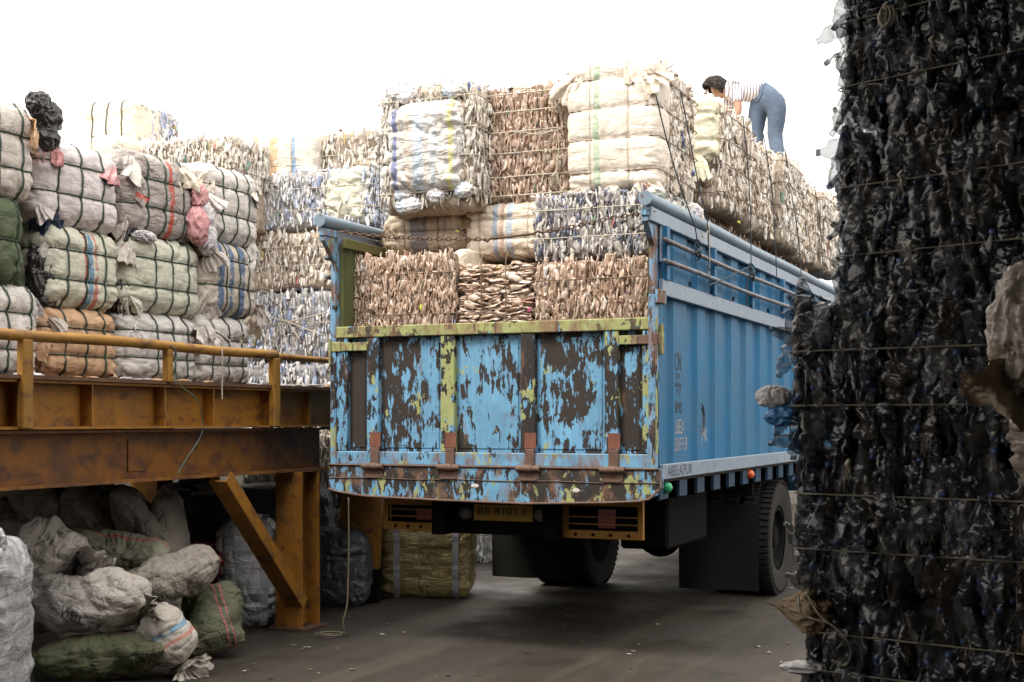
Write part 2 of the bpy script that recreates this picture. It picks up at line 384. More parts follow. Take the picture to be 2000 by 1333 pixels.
def add_tuft(parent, name, mat, loc, rotz=0, roty=0, rotx=0, **kw):
    P, F = tuft(**kw); o = MB().add(P, F).build(name, mat, parent, smooth=True)
    o.location = loc; o.rotation_euler = (rotx, roty, rotz); return o
def crumple(R_, seed, sq=(1, 1, 1), n=16, amp=.45, f=1.0):
    V, F = grid_of(n); P = V/np.linalg.norm(V, axis=1)[:, None]
    d = 1+amp*(ridged(P*1.6*f+seed*3.3, 3)*.5-.1)
    return P*(d*R_)[:, None]*np.array(sq), F
def add_crumple(parent, name, mat, loc, R_, seed, sq=(1, 1, 1), n=16, amp=.45, f=1., rot=(0, 0, 0)):
    P, F = crumple(R_, seed, sq, n, amp, f); o = MB().add(P, F).build(name, mat, parent, smooth=True)
    o.location = loc; o.rotation_euler = rot; return o

def wrapped_bale(label, loc, rotz, w, d, h, mat, hz=(.34, .67), vx=(-.25, 0, .25), tie=None, seed=0, rot=None, group=None, tufts=(), n=44, name='wrapped_bale', tr=.0075, hide_ties=False, **kw):
    """w along local x, d along local y, h up; strap positions as fractions"""
    t = thing(name, label, 'bale', loc, rotz, group, rot); tie = tie or GREEN_TIE
    hz = [k*h for k in hz]; vx = [k*w for k in vx]
    S = Soft(w, d, h, hz, vx, seed=seed, **kw)
    S.mesh(n).build('wrapper', mat, t, smooth=True)
    for k in hz: MB().tube(S.hloop(k), tr, 6, True, flat=.5).build('strap', tie, t, smooth=True)
    for k in vx: MB().tube(S.vloop(k), tr, 6, True, flat=.5).build('strap', tie, t, smooth=True)
    rs = random.Random(seed*11+3)
    for (c, m, L) in tufts:      # c = cube-surface point
        P, nn = S(np.array([c])); p = P[0]-nn[0]*.02; a = math.atan2(nn[0][1], nn[0][0])
        add_tuft(t, 'loose_flap', m, tuple(p), rotz=a+rs.uniform(-.5, .5), roty=rs.uniform(.5, 1.15)-nn[0][2]*.2, rotx=rs.uniform(-.5, .5), L=L*.6, W_=L*rs.uniform(.45, .7), seed=rs.randint(0, 999), pleats=rs.choice([3, 4, 5]))
    return t, S

# ------------------------------------------------------------------ crushed bottles
def bottle_mesh(seed, L=.21, r=.033, n=10, k=9, flat=.45, dent=.35, cap=True, ribs=0.):
    rs = np.random.RandomState(seed)
    z = np.concatenate([[0, .01], np.linspace(.05, .66, k-4), [.80, .88, .90, .97]])*L
    pr = np.concatenate([[.55, .95], np.ones(k-4)*1.0, [.62, .36, .40, .38]])*r
    pr = pr*(1+ribs*np.where(z < .66*L, np.sin(z*260), 0))
    th = np.linspace(0, 2*math.pi, n, endpoint=False)
    tw = rs.uniform(-.8, .8)*z/L; fl = flat*(1+.3*np.sin(z/L*5+rs.uniform(0, 6))); fl = np.where(z > .84*L, 1., fl)
    wd = np.where(z > .84*L, 1., 1.18)
    X = (pr*wd)[:, None]*np.cos(th); Y = (pr*fl)[:, None]*np.sin(th)
    c, s_ = np.cos(tw)[:, None], np.sin(tw)[:, None]; X, Y = X*c-Y*s_, X*s_+Y*c
    Z = np.repeat(z[:, None], n, 1); P = np.stack([X, Y, Z], -1).reshape(-1, 3)
    body = np.repeat(np.where(z < .84*L, 1., .15), n)
    q = rs.uniform(0, 50, 3)
    for a in range(3): P[:, a] += body*dent*r*1.3*gnoise(P*26+q+a*9)
    P[:, 0] += .2*r*np.sin(P[:, 2]/L*3+q[0]); P[:, 1] += .3*r*np.sin(P[:, 2]/L*4+q[1])
    m = len(z); i = np.arange(m-1)[:, None]; j = np.arange(n)[None]
    F = np.stack([i*n+j, i*n+(j+1) % n, (i+1)*n+(j+1) % n, (i+1)*n+j], -1).reshape(-1, 4)
    P[:, 2] -= L/2
    mt = np.repeat((np.arange(m-1) >= m-3).astype(int), n) if cap else np.zeros(len(F), int)
    if not cap: mt[:] = 0
    Fs = [F]; ms = [mt]
    cp = np.arange(n)[None]+(m-1)*n; bt = np.arange(n)[None, ::-1]
    return P, [F, cp, bt], [mt, np.full(1, 1 if cap else 0), np.zeros(1, int)]
def shard_mesh(seed, L=.15, w=.018, k=6, fl=.45):
    """a bottle pressed into a folded strip: no neck left, torn ends"""
    rs = np.random.RandomState(seed); z = np.linspace(0, 1, k)*L-L/2; n = 5; q = rs.uniform(0, 40, 3)
    e = np.interp(np.linspace(0, 1, k), [0, .08, .3, .7, .92, 1], [.45, .85, 1, 1, .85, .4]); th = np.linspace(0, 2*math.pi, n, endpoint=False)
    X = (e*w)[:, None]*np.cos(th); Y = (e*w*fl*rs.uniform(.6, 1.2))[:, None]*np.sin(th); P = np.stack([X, Y, np.repeat(z[:, None], n, 1)], -1).reshape(-1, 3)
    for a in range(2): P[:, a] += .55*w*gnoise(P*np.array([60, 60, 26])+q+a*9)
    P[:, 2] += .3*w*gnoise(P*70+q); i = np.arange(k-1)[:, None]; j = np.arange(n)[None]
    F = np.stack([i*n+j, i*n+(j+1) % n, (i+1)*n+(j+1) % n, (i+1)*n+j], -1).reshape(-1, 4)
    return P, [F, np.arange(n)[None]+(k-1)*n, np.arange(n)[None, ::-1]], [np.zeros(len(F), int), np.zeros(1, int), np.zeros(1, int)]
LOW = [bottle_mesh(s, L=.095+.018*(s % 3), r=.012+.003*(s % 4), n=6, k=8, flat=.34+.07*(s % 5), dent=.6, cap=(s % 4 == 0)) for s in range(6)]+[shard_mesh(60+s, .05+.019*(s % 5), (.008, .012, .017, .023)[s % 4], fl=(.6, .45, .35, .28)[s % 4]) for s in range(14)]
MID = [bottle_mesh(40+s, L=.20+.025*(s % 3), r=.031+.003*(s % 4), n=10, k=11, flat=.30+.09*(s % 5), dent=.5, cap=(s % 3 != 2)) for s in range(12)]
HIGH = [bottle_mesh(40+s, L=.20+.025*(s % 3), r=.031+.003*(s % 4), n=18, k=22, flat=.30+.09*(s % 5), dent=.42, cap=(s % 4 != 2), ribs=.06) for s in range(12)]
def add_variant(mb, v, tint):
    P, Fs, ms = v; V = P; mb.V.append(V)
    for F, m in zip(Fs, ms): mb.F.append(F+mb.n); mb.M.append(m)
    mb.T.append(np.full(len(V), tint)); mb.n += len(V)
_inst = {}
def bottle_objs(mats, key, variants):
    if key not in _inst:
        out = []
        for i, v in enumerate(variants):
            mb = MB(); add_variant(mb, v, i*.377 % 1); out.append(mb.mesh('bottle', mats, True))
        _inst[key] = out
    return _inst[key]
def rotm(axis_z, spin, rs, tilt):
    """columns: local x,y,z of a bottle whose length runs along axis_z, with random tilt and spin"""
    z = np.array(axis_z)+rs.normal(0, tilt, 3); z /= np.linalg.norm(z)
    a = np.cross(z, [.31, .77, .55]); a /= np.linalg.norm(a); b = np.cross(z, a)
    x = a*math.cos(spin)+b*math.sin(spin); y = -a*math.sin(spin)+b*math.cos(spin)
    return np.stack([x, y, z], 1)
def bottle_places(w, d, h, faces, rs, pu=.028, pv=.085, layers=2, hz=(), tilt=.16, horiz=False, poke=.02, zlo=0., sc=1., face_spin=None):
    out = []
    for f in faces:
        U, Vv = {'front': (w, h), 'back': (w, h), 'right': (d, h), 'left': (d, h), 'top': (w, d)}[f]
        for lay in range(layers):
            if lay and f in ('top', 'left', 'back'): continue
            nu = max(2, int(U/pu/(1.5 if f == 'top' else 1))); nv = max(1, int(round(Vv/pv)))
            for i in range(nu):
                off = rs.uniform(-.5, .5)
                for j in range(nv+1):
                    u = -U/2+(i+.5+rs.uniform(-.35, .35))*U/nu; v = (j+off+rs.uniform(-.2, .2))*Vv/nv
                    if v < .03 or v > Vv-(.04 if f != 'top' else .02) or v < zlo: continue
                    dep = -lay*pu*.6+rs.uniform(-.012, poke)
                    ax = (0, 0, 1) if rs.rand() < .5 else (0, 0, -1)
                    if horiz: ax = (1, 0, 0) if f in ('front', 'back') else (0, 1, 0)
                    if f != 'top':
                        for k in hz: dep -= .026*math.exp(-abs(v-k)/.02)
                        ed = max(0, abs(u)/(U/2)-.86)*.25+max(0, abs(v/Vv-.5)*2-.86)*.18; dep -= ed
                    if f == 'front': p = (u, -d/2-dep, v)
                    elif f == 'back': p = (u, d/2+dep, v)
                    elif f == 'right': p = (w/2+dep, u, v)
                    elif f == 'left': p = (-w/2-dep, u, v)
                    else:
                        p = (u, v-Vv/2, h+dep-.02); ax = (rs.uniform(-1, 1), rs.uniform(-1, 1), rs.uniform(-.15, .2))
                    M = rotm(ax, rs.uniform(0, 6.28), rs, tilt)
                    if face_spin is not None and f != 'top':
                        nv_ = {'front': (0, -1, 0), 'back': (0, 1, 0), 'right': (1, 0, 0), 'left': (-1, 0, 0)}[f]; z = M[:, 2]; y = np.array(nv_, float); y -= z*(y@z); y /= np.linalg.norm(y); x = np.cross(y, z)
                        q = rs.normal(0, face_spin); M = np.stack([x*math.cos(q)+y*math.sin(q), -x*math.sin(q)+y*math.cos(q), z], 1)
                    out.append((f, lay, np.array(p), M*sc))
    return out
def bottle_bale(label, loc, rotz, w, d, h, mats, core, key, faces=('front', 'right', 'top'), parts=110, seed=0, hz=(.22, .48, .76), tie=None, vx=(), rot=None, group=None, face_spin=1.0,
                variants=None, pu=.028, pv=.085, layers=2, tilt=.14, horiz=False, poke=.008, zlo=0., tr=.004, cover=None, name='bottle_bale', sag=.0, sc=1., inset=.034, bottom_parts=False):
    variants = variants or LOW; rs = np.random.RandomState(seed+100)
    t = thing(name, label, 'bale', loc, rotz, group, rot); tie = tie or BROWN_TIE; hzz = [k*h for k in hz]
    S0 = Soft(w-inset*2, d-inset*2, h-(.012 if variants is HIGH else .045), [k*(h-inset) for k in hz], (), r=.05, pinch=.015, bulge=.01, wr=.022, seed=seed)
    S0.mesh(22).build('core', core, t, smooth=True)
    pl = bottle_places(w, d, h, faces, rs, pu, pv, layers, hzz, tilt, horiz, poke, zlo, sc, face_spin)
    order = [i for i in range(len(pl)) if pl[i][1] == 0 and pl[i][0] in ('front', 'right', 'left')]; rs.shuffle(order)
    own = set(order[:parts]); shared = bottle_objs(mats, key, variants); mb = MB(); nv = len(variants)
    vi = rs.randint(0, nv, len(pl)); groups = {}
    proto = None
    for i, (f, lay, p, M) in enumerate(pl):
        if i in own:
            o = bpy.data.objects.new('bottle', shared[vi[i]]); C.objects.link(o); o.parent = t
            m4 = Matrix([list(M[0])+[p[0]], list(M[1])+[p[1]], list(M[2])+[p[2]], [0, 0, 0, 1]]); o.matrix_local = m4
        else: groups.setdefault(vi[i], []).append((p, M))
    for v, lst in groups.items():
        P, Fs, ms = (MID if variants is HIGH else variants)[v]; k = len(P); Ms = np.array([a[1] for a in lst]); Ps = np.array([a[0] for a in lst]); N = len(lst)
        V = (np.einsum('nij,kj->nki', Ms, P)+Ps[:, None]).reshape(-1, 3); off = (np.arange(N)*k)[:, None, None]
        mb.V.append(V); mb.T.append(np.repeat(rs.rand(N), k))
        for F, m in zip(Fs, ms): mb.F.append((F[None]+off).reshape(-1, F.shape[1])+mb.n); mb.M.append(np.tile(m, N))
        mb.n += len(V)
    if mb.n: mb.build('bottle_mass', mats, t, smooth=True, kind='stuff')
    S = Soft(w+.045, d+.045, h+.03, hzz, (), r=.05, pinch=.012, bulge=.0, wr=.004, seed=seed)
    for k in hzz: MB().tube(S.hloop(k, .006), tr, 5, True).build('twine', tie, t, smooth=True)
    for k in vx: MB().tube(S.vloop(k*w, .006), tr, 5, True).build('twine', tie, t, smooth=True)
    return t

# ------------------------------------------------------------------ lettering
def text_obj(s, mat, box, plane, name='lettering', parent=None, depth=.002, tilt=0., warp=None, target=None, off=.004):
    """words fitted into a box; plane = (origin, right, up) ; box = (width, height); with target the letters are laid onto that mesh"""
    cu = bpy.data.curves.new('txt', 'FONT'); cu.body = s; cu.resolution_u = 3
    o = bpy.data.objects.new('txt', cu); C.objects.link(o); dg = bpy.context.evaluated_depsgraph_get(); dg.update()
    me = bpy.data.meshes.new_from_object(o.evaluated_get(dg)); bpy.data.objects.remove(o); bpy.data.curves.remove(cu)
    V = np.array([v.co[:] for v in me.vertices]); mn, mx = V.min(0), V.max(0)
    V[:, 0] = (V[:, 0]-mn[0])/(mx[0]-mn[0])*box[0]; V[:, 1] = (V[:, 1]-mn[1])/(mx[1]-mn[1])*box[1]
    if tilt: c, s_ = math.cos(tilt), math.sin(tilt); V[:, 0], V[:, 1] = V[:, 0]*c-V[:, 1]*s_, V[:, 0]*s_+V[:, 1]*c
    O, Rt, U = map(np.array, plane); P = O+V[:, :1]*Rt+V[:, 1:2]*U; nrm = np.cross(Rt, U)
    me.vertices.foreach_set('co', P.astype(np.float32).ravel()); me.update()
    if target is not None:
        bm = bmesh.new(); bm.from_mesh(me); bmesh.ops.triangulate(bm, faces=bm.faces[:])
        for _ in range(2):
            long = [e for e in bm.edges if e.calc_length() > .02]
            if long: bmesh.ops.subdivide_edges(bm, edges=long, cuts=1); bmesh.ops.triangulate(bm, faces=bm.faces[:])
        tv = [v.co[:] for v in target.data.vertices]; tree = BVHTree.FromPolygons(tv, [p.vertices[:] for p in target.data.polygons])
        d = Vector(-nrm)
        for v in bm.verts:
            h = tree.ray_cast(v.co-d*.3, d)
            if h[0]: v.co = h[0]-d*off
        bm.to_mesh(me); bm.free()
    me.materials.clear(); me.materials.append(mat); me.name = name
    r = bpy.data.objects.new(name, me); C.objects.link(r)
    if parent: r.parent = parent
    return r
# ================================================================== THE SETTING
t = NT('oily_asphalt')
c = t.mix(t.noise(.8, 6, .6), (.021, .0165, .0125), (.038, .030, .0225))
c = t.mix(t.step(t.noise(1.6, 7, .65, dist=.8), .54, .66), c, (.018, .016, .014))
c = t.mix(t.math('MULTIPLY', t.step(t.noise(2.2, 6, .6, vec=t.vec((2.2, .35, 1)), dist=.5), .55, .75), .5), c, (.075, .066, .053))
c = t.mix(t.math('MULTIPLY', t.step(t.noise(160, 2, .5), .62, .7), .5), c, (.10, .09, .075))
vo = t.new('ShaderNodeTexVoronoi', feature='DISTANCE_TO_EDGE'); t.l.new(t.vec((.45, .45, .45)), vo.inputs['Vector']); vo.inputs['Scale'].default_value = .6
cr = t.math('ADD', vo.outputs['Distance'], t.math('MULTIPLY', t.math('SUBTRACT', t.noise(6, 6, .7), .5), .10))
c = t.mix(t.ramp(cr, [(.0, .35), (.003, .3), (.007, 0.)]), c, (.015, .014, .013))
tr = t.step(t.noise(1.0, 5, .6, vec=t.vec((3.0, .22, 1), rot=(0, 0, R(-12))), dist=.3), .50, .62)
c = t.mix(t.math('MULTIPLY', tr, .5), c, (.066, .053, .040))
c = t.mix(t.math('MULTIPLY', t.step(t.noise(26, 5, .7, vec=t.vec((2.4, .5, 1), rot=(0, 0, R(-12)))), .56, .7), .35), c, (.09, .078, .062))
t.bump(t.math('ADD', t.noise(90, 5, .7), t.noise(5, 4)), .5, .006)
M_GROUND = t.done(c, t.ramp(t.noise(1.3, 5, .6), [(.35, .45), (.65, .8)]), 0, .4)
# a sheet to the horizon, finer near the yard and gently uneven
xs = np.concatenate([[-400, -120, -50], np.linspace(-25, 25, 101), [50, 120, 400]]); ys = np.concatenate([[-300, -60], np.linspace(-15, 45, 121), [90, 200, 900]])
A, B = np.meshgrid(xs, ys, indexing='ij'); P = np.stack([A, B, np.zeros_like(A)], -1).reshape(-1, 3)
P[:, 2] = .012*gnoise(P*np.array([.5, .5, 1]))*(np.abs(P[:, 0]) < 24)-.004
i = np.arange(len(xs)-1)[:, None]*len(ys)+np.arange(len(ys)-1)[None]
MB().add(P, np.stack([i, i+len(ys), i+len(ys)+1, i+1], -1).reshape(-1, 4)).build('ground', M_GROUND, smooth=True, kind='structure')
# unseen shed roof and walls, added to shade the near bales and foreground
M_SHADE_BLOCKER = m_plain('shade_blocker_sheet', (.10, .095, .09), .6, var=.3, scale=1)
M_SKY_BLOCKER = m_plain('stained_concrete', (.16, .15, .135), .85, var=.5, scale=1.2, bump=.3); ROOF_Z = 4.6
mb = MB(); n = 90; xx = np.linspace(-4.2, 9, n+1)
zz = ROOF_Z+.03*np.sign(np.sin(np.arange(n+1)*math.pi/2+.3)); P = []
for y in (-9, 5.2):
    for k in range(n+1): P.append((xx[k], y, zz[k]))
a = np.arange(n); mb.add(P, np.stack([a, a+1, a+n+2, a+n+1], -1)); mb.build('unseen_shade_roof', M_SHADE_BLOCKER, kind='structure')
MB().box(-9, 9, -9.2, -9, 0, ROOF_Z).build('unseen_shade_wall', M_SHADE_BLOCKER, kind='structure')
MB().box(-12.2, -12, -9, 26, 0, 4.0).build('added_sky_blocker', M_SKY_BLOCKER, kind='structure')  # added wall that cuts low sky light reaching under the truck
MB().box(-12, 12, 25.8, 26, 0, 4.0).build('added_sky_blocker', M_SKY_BLOCKER, kind='structure')  # likewise added, closes off the low sky beyond the truck
MB().box(3.2, 3.3, -9, 6.5, 0, ROOF_Z).build('unseen_shade_wall', M_SHADE_BLOCKER, kind='structure')  # unseen side wall, added to keep the right stack dark

# ================================================================== STEEL PLATFORM
M_Y = m_yellow('worn_yellow_paint'); M_YR = m_yellow('rusty_yellow_paint', a=(.30, .12, .02), rust=.7, soot=.5)
M_YB = m_yellow('bright_yellow_rail_paint', a=(.38, .19, .03), rust=.45, soot=.3)
M_RUSTY = m_plain('brown_rust', (.13, .07, .04), .85, var=.5, scale=14, bump=.3)
M_DECK = m_plain('rusty_chequer_plate', (.16, .085, .045), .8, var=.5, scale=9, bump=.2)
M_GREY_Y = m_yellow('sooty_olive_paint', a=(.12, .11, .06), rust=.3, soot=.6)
PX = -5.62; DZ = 1.865; Y0, Y1 = 2.6, 10.9
plat = thing('steel_platform', 'yellow painted steel loading platform with rusty beams and handrail left of the truck', 'platform', (PX, Y0, 0))
def pl(mb, name, mat, **k): return mb.build(name, mat, plat, loc=(-PX, -Y0, 0), **k)
pl(MB().box(PX-3.0, PX+.03, Y0, Y1, DZ-.012, DZ+.012), 'deck_plate', M_DECK)
# edge beam: a channel, flanges outward
EB = 1.575
mb = MB(); mb.box(PX-.10, PX-.085, Y0, 9.96, EB, DZ-.014); mb.box(PX-.0845, PX+.012, Y0, 9.96, EB-.012, EB+.004); mb.box(PX-.0845, PX+.012, Y0, 9.96, DZ-.030, DZ-.015)
pl(mb, 'edge_beam', M_Y)
mb = MB(); mb.box(PX-.13, PX-.112, 9.9, Y1, EB+.01, DZ-.014); mb.box(PX-.1115, PX-.02, 9.9, Y1, EB-.004, EB+.009)
pl(mb, 'edge_beam', M_GREY_Y, label='soot darkened olive end of the edge beam')
ribs = [YP(p, PX) for p in (47, 180, 322, 417, 531)]; step = 1.0
for y in [ribs[0]-1.75, ribs[0]-.85]+ribs[:]:
    pl(MB().box(PX-.0842, PX+.004, y-.007, y+.007, EB+.0045, DZ-.031), 'stiffener', M_Y)
pl(MB().box(PX-.111, PX-.03, YP(612, PX)-.007, YP(612, PX)+.007, EB+.0095, DZ-.0145), 'stiffener', M_Y)
# handrail
RZ = 2.105
y_a, y_b = Y0, YP(531, PX)
pl(MB().tube([(PX+.02, y, RZ+.006*math.sin(y*3)) for y in np.linspace(Y0, YP(534, PX), 30)], .033, 12), 'handrail', M_YB, smooth=True)
pl(MB().tube([(PX+.02, y, RZ-.01+.004*math.sin(y*4)) for y in np.linspace(YP(540, PX), Y1, 8)], .024, 12), 'handrail', M_YB, smooth=True, label='thinner end length of handrail, dull and stained')
for k, p in enumerate((43, 322, 531)):
    y = YP(p, PX); big = p != 322
    mb = MB(); r = .042 if big else .027
    lo = EB-.01 if big else DZ
    mb.box(PX-.005, PX+.052, y-r, y+r, lo, RZ-.025 if big else RZ-.02, bev=.008); pl(mb, 'rail_post', M_YB)
for y in (ribs[0]-1.75,):
    pl(MB().box(PX-.005, PX+.052, y-.04, y+.04, EB, RZ-.025, bev=.008), 'rail_post', M_YB)
# main beam under the deck, a little back from the edge
BX = PX-.13; bz0, bz1 = 1.222, 1.552; ye = YP(624, BX)
mb = MB(); mb.box(BX-.012, BX, Y0, ye, bz0+.014, bz1-.014); mb.box(BX-.12, BX+.10, Y0, ye, bz0-.006, bz0+.013); mb.box(BX-.12, BX+.10, Y0, ye, bz1-.013, bz1+.004)
pl(mb, 'main_beam', M_YR)
y = YP(248, BX); yb = YP(278, BX)
pl(MB().box(BX+.001, BX+.010, y, yb+.02, bz0+.06, bz1-.06, bev=.003), 'patch_plate', M_YR, label='square plate welded onto the rusty main beam')
for k in (-1.6, -2.9): pl(MB().box(BX+k, BX+k+.16, Y0, ye, bz0, bz1), 'main_beam', M_GREY_Y)
for yy in np.arange(Y0+.4, 10.6, 1.1): pl(MB().box(PX-2.95, PX-.14, yy-.05, yy+.05, EB+.0, DZ-.016), 'cross_beam', M_GREY_Y)
# front column (an H section) and its braces
def hcol(x0, x1, y0, y1, z0, z1, mat, nm='column'):
    w = .014; mb = MB(); ym = (y0+y1)/2
    mb.box(x0, x1, y0, y0+w, z0, z1); mb.box(x0, x1, y1-w, y1, z0, z1); mb.box((x0+x1)/2-w/2, (x0+x1)/2+w/2, y0+w+.001, y1-w-.001, z0, z1)
    return pl(mb, nm, mat)
cx = XP(590, 9.0)
hcol(PX-.20, PX+.04, 8.86, 9.12, 0, bz0-.008, M_Y); cxc = PX-.08
pl(MB().box(PX-.19, PX+.03, 8.875, 9.105, bz0-.0075, bz0-.0062), 'cap_plate', M_RUSTY)
pl(MB().box(PX-.24, PX+.08, 8.82, 9.16, -.01, .014, bev=.003), 'base_plate', M_RUSTY)
mb = MB(); mb.beam((PX-.08, 7.55, 1.20), (PX-.08, 8.86, .22), .02, .17, up=(1, 0, 0)); mb.beam((PX+.015, 7.55, 1.20), (PX+.015, 8.86, .22), .17, .014, up=(1, 0, 0))
def brace(p, q, mat):
    p, q = np.array(p, float), np.array(q, float); d = (q-p)/np.linalg.norm(q-p); side = np.array([1., 0, 0]); up = np.cross(side, d)
    m = MB(); m.obox((p+q)/2, (q-p)/2, side*.075, up*.006); 
    m.obox((p+q)/2+side*.07+up*.045, (q-p)/2, side*.006, up*.045); m.obox((p+q)/2-side*.07+up*.045, (q-p)/2, side*.006, up*.045)
    return pl(m, 'brace', mat)
brace((PX-.03, YP(432, PX), bz0-.035), (PX-.03, 8.87, .17), M_Y)
brace((PX-1.3, 7.9, bz0-.01), (PX-1.3, 9.3, .35), M_GREY_Y)
hcol(PX-1.42, PX-1.18, 9.25, 9.5, 0, bz0-.008, M_GREY_Y)
hcol(-8.35, -8.05, 10.25, 10.5, 0, 1.5, M_Y)
hcol(PX-.20, PX+.04, 3.2, 3.45, 0, bz0-.008, M_Y)
hcol(-8.35, -8.05, 4.2, 4.5, 0, 1.5, M_Y)

# rope hanging by the column, twines on the rail
def rope(label, pts, r, mat, cat='rope', name='rope', smooth_n=40, group=None, seed=0):
    P = np.array(pts, float); tt = np.linspace(0, len(P)-1, smooth_n); Q = np.zeros((smooth_n, 3))
    for i, u in enumerate(tt):
        k = min(int(u), len(P)-2); f = u-k; p0, p1, p2, p3 = P[max(k-1, 0)], P[k], P[k+1], P[min(k+2, len(P)-1)]
        Q[i] = .5*((2*p1)+(-p0+p2)*f+(2*p0-5*p1+4*p2-p3)*f*f+(-p0+3*p1-3*p2+p3)*f**3)
    Q += .4*r*np.stack([gnoise(Q*30+seed), gnoise(Q*30+9+seed), gnoise(Q*30+21+seed)], 1)
    o = MB().tube(Q, r, 6).build(name, mat, smooth=True); return tag(o, label, cat, group)
# ================================================================== THE TRUCK
TL, TR, TY = XP(650, 8.435), -2.61, 8.435
YE = 16.2
M_SIDE = m_side(); M_RAILC = m_rail(); M_RAILT = m_rail('weathered_tube_paint', (.13, .20, .28), (.24, .31, .37), .3)
M_PIPE = m_rail('rusty_pipe', (.10, .17, .25), (.18, .22, .26), .75)
M_BLK = m_plain('chassis_black', (.007, .0065, .006), .9, var=.4, scale=8, spec=.1)  # this, tyre and flap colours darkened to stand for shade under the truck
M_RUB = m_plain('tyre_rubber', (.014, .013, .012), .9, var=.4, scale=12, bump=.2)
M_FLAP = m_plain('shade_dark_rubber_sheet', (.018, .017, .015), .9, var=.4, scale=4, spec=.15)
M_OLIVE = m_peel('olive_inner_paint', .05, .0, base=(.085, .095, .035), rust=.1, seed=5)
M_OUT = m_plain('dark_blue_steel', (.014, .045, .09), .7, var=.4, scale=20)
M_TROOF = m_plain('timber_and_steel_floor', (.05, .045, .04), .85)
truck = thing('truck', 'blue open-topped cargo truck seen from behind with flaking paint, loaded high with bales', 'truck', (TL/2+TR/2, TY, 0))
TC = (-(TL+TR)/2, -TY, 0)
def tk(mb, name, mat, parent=None, **k):
    return mb.build(name, mat, parent or truck, loc=TC if parent is None else (0, 0, 0), **k)
def P(px, py, Y=TY):          # a pixel of the photograph on the tailgate's plane -> (x, z)
    x = XP(px, Y); return x, ZP(py, x, Y)
# --- tailgate
GX0, GX1 = XP(653, TY), XP(1282, TY); GZ0, GZ1 = 1.300, 2.290
gate = MB().box(GX0, GX1, TY+.045, TY+.055, GZ0, GZ1-.01).build('tailgate', m_peel('peeling_paint', .5, .12, seed=1), truck, loc=TC)
cols_px = [(653, 680), (718, 741), (862, 889), (1018, 1046), (1182, 1209), (1256, 1282)]
cx = [(XP(a, TY), XP(b, TY)) for a, b in cols_px]
ctop = [2.215, 2.205, 2.205, 2.205, 2.205, 2.205]
MP_TOP = m_peel('yellow_green_rail_paint', .24, .66, base=(.05, .045, .03), seed=3, rust=.42); MP_TOP2 = m_peel('yellow_and_blue_rail_paint', .55, .55, seed=8, rust=.2)
MP_ST = [m_peel('stile_paint', cv, ye, seed=10+k, rust=.2) for k, (cv, ye) in enumerate([(.4, .20), (.5, .25), (.36, .45), (.36, .3), (.42, .30), (.5, .62)])]
MP_BOT = m_peel('lower_rail_paint', .76, .25, seed=21, rust=.4, grime=.1); MP_SILL = m_peel('sill_paint', .46, .28, seed=23, rust=.35, grime=.25)
MP_PAN = [m_peel('panel_paint', cv, ye, base=(.028, .022, .019), seed=30+k, rust=.12) for k, (cv, ye) in enumerate([(.15, .03), (.52, .12), (.58, .03), (.50, .05), (.42, .08)])]
mb = MB(); mb.box(GX0, GX1, TY-.022, TY+.04, 2.208, GZ1, bev=.006); mb.build('top_rail', MP_TOP, gate)
mb = MB(); mb.box(GX0, GX1, TY-.018, TY+.04, GZ0, 1.392, bev=.005); mb.build('bottom_rail', MP_BOT, gate)
for k, (a, b) in enumerate(cx):
    mb = MB(); mb.box(a, b, TY-.016, TY+.04, 1.393, 2.207, bev=.005)
    mb.build('stile', MP_ST[k], gate)
for k in range(5):
    a, b = cx[k][1], cx[k+1][0]; top = 2.204 if 0 < k < 4 else 2.10
    if k in (0, 4): MB().box(a+.001, b-.001, TY-.012, TY+.04, 2.115, 2.175, bev=.003).build('cross_rail', MP_TOP, gate)
    mb = MB(); mb.box(a+.001, b-.001, TY+.030, TY+.044, 1.394, top); mb.box(a+.03, b-.03, TY+.024, TY+.0298, 1.42, top-.03, bev=.003)
    mb.build('panel', MP_PAN[k], gate)
M_PRIM = m_plain('red_primer', (.22, .085, .055), .8, var=.4, scale=12)
M_HINGE = m_plain('rusty_hinge', (.17, .10, .075), .7, var=.5, scale=18, bump=.2)
for px in (730, 877, 1033, 1197):
    x = XP(px, TY-.04); mb = MB()
    mb.box(x-.035, x+.035, TY-.032, TY-.0165, 1.30, 1.42, bev=.003)
    for s in (-1, 0, 1): mb.tube([(x-.028+s*.058, TY-.052, 1.288), (x+.028+s*.058, TY-.052, 1.288)], .026 if s == 0 else .022, 12)
    mb.box(x-.075, x+.075, TY-.046, TY-.03, 1.205, 1.275, bev=.004); mb.box(x-.06, x+.06, TY-.058, TY-.0465, 1.208, 1.222)
    autosmooth(mb.build('hinge', M_HINGE, gate))
    MB().box(x-.042, x+.042, TY-.0175, TY-.0163, 1.425, 1.53).build('primer_patch', M_PRIM, gate)
# latches
for s, gx in ((-1, GX0), (1, GX1)):
    z = 2.145; mb = MB()
    mb.box(gx-.015 if s > 0 else gx-.02, gx+.035 if s > 0 else gx+.07, TY-.036, TY-.0225, z-.035, z+.035, bev=.004)
    mb.box(gx-.13 if s > 0 else gx, gx if s > 0 else gx+.16, TY-.026, TY-.0165, z-.03, z+.03, bev=.003)
    mb.tube([(gx+s*.012, TY-.045, z-.14), (gx+s*.012, TY-.045, z+.06)], .008, 8)
    mb.tube([(gx+s*.012, TY-.045, z-.14), (gx+s*.02, TY-.065, z-.17), (gx+s*.012, TY-.05, z-.2)], .007, 6)
    autosmooth(mb.build('latch', M_HINGE if s > 0 else MP_TOP, gate))
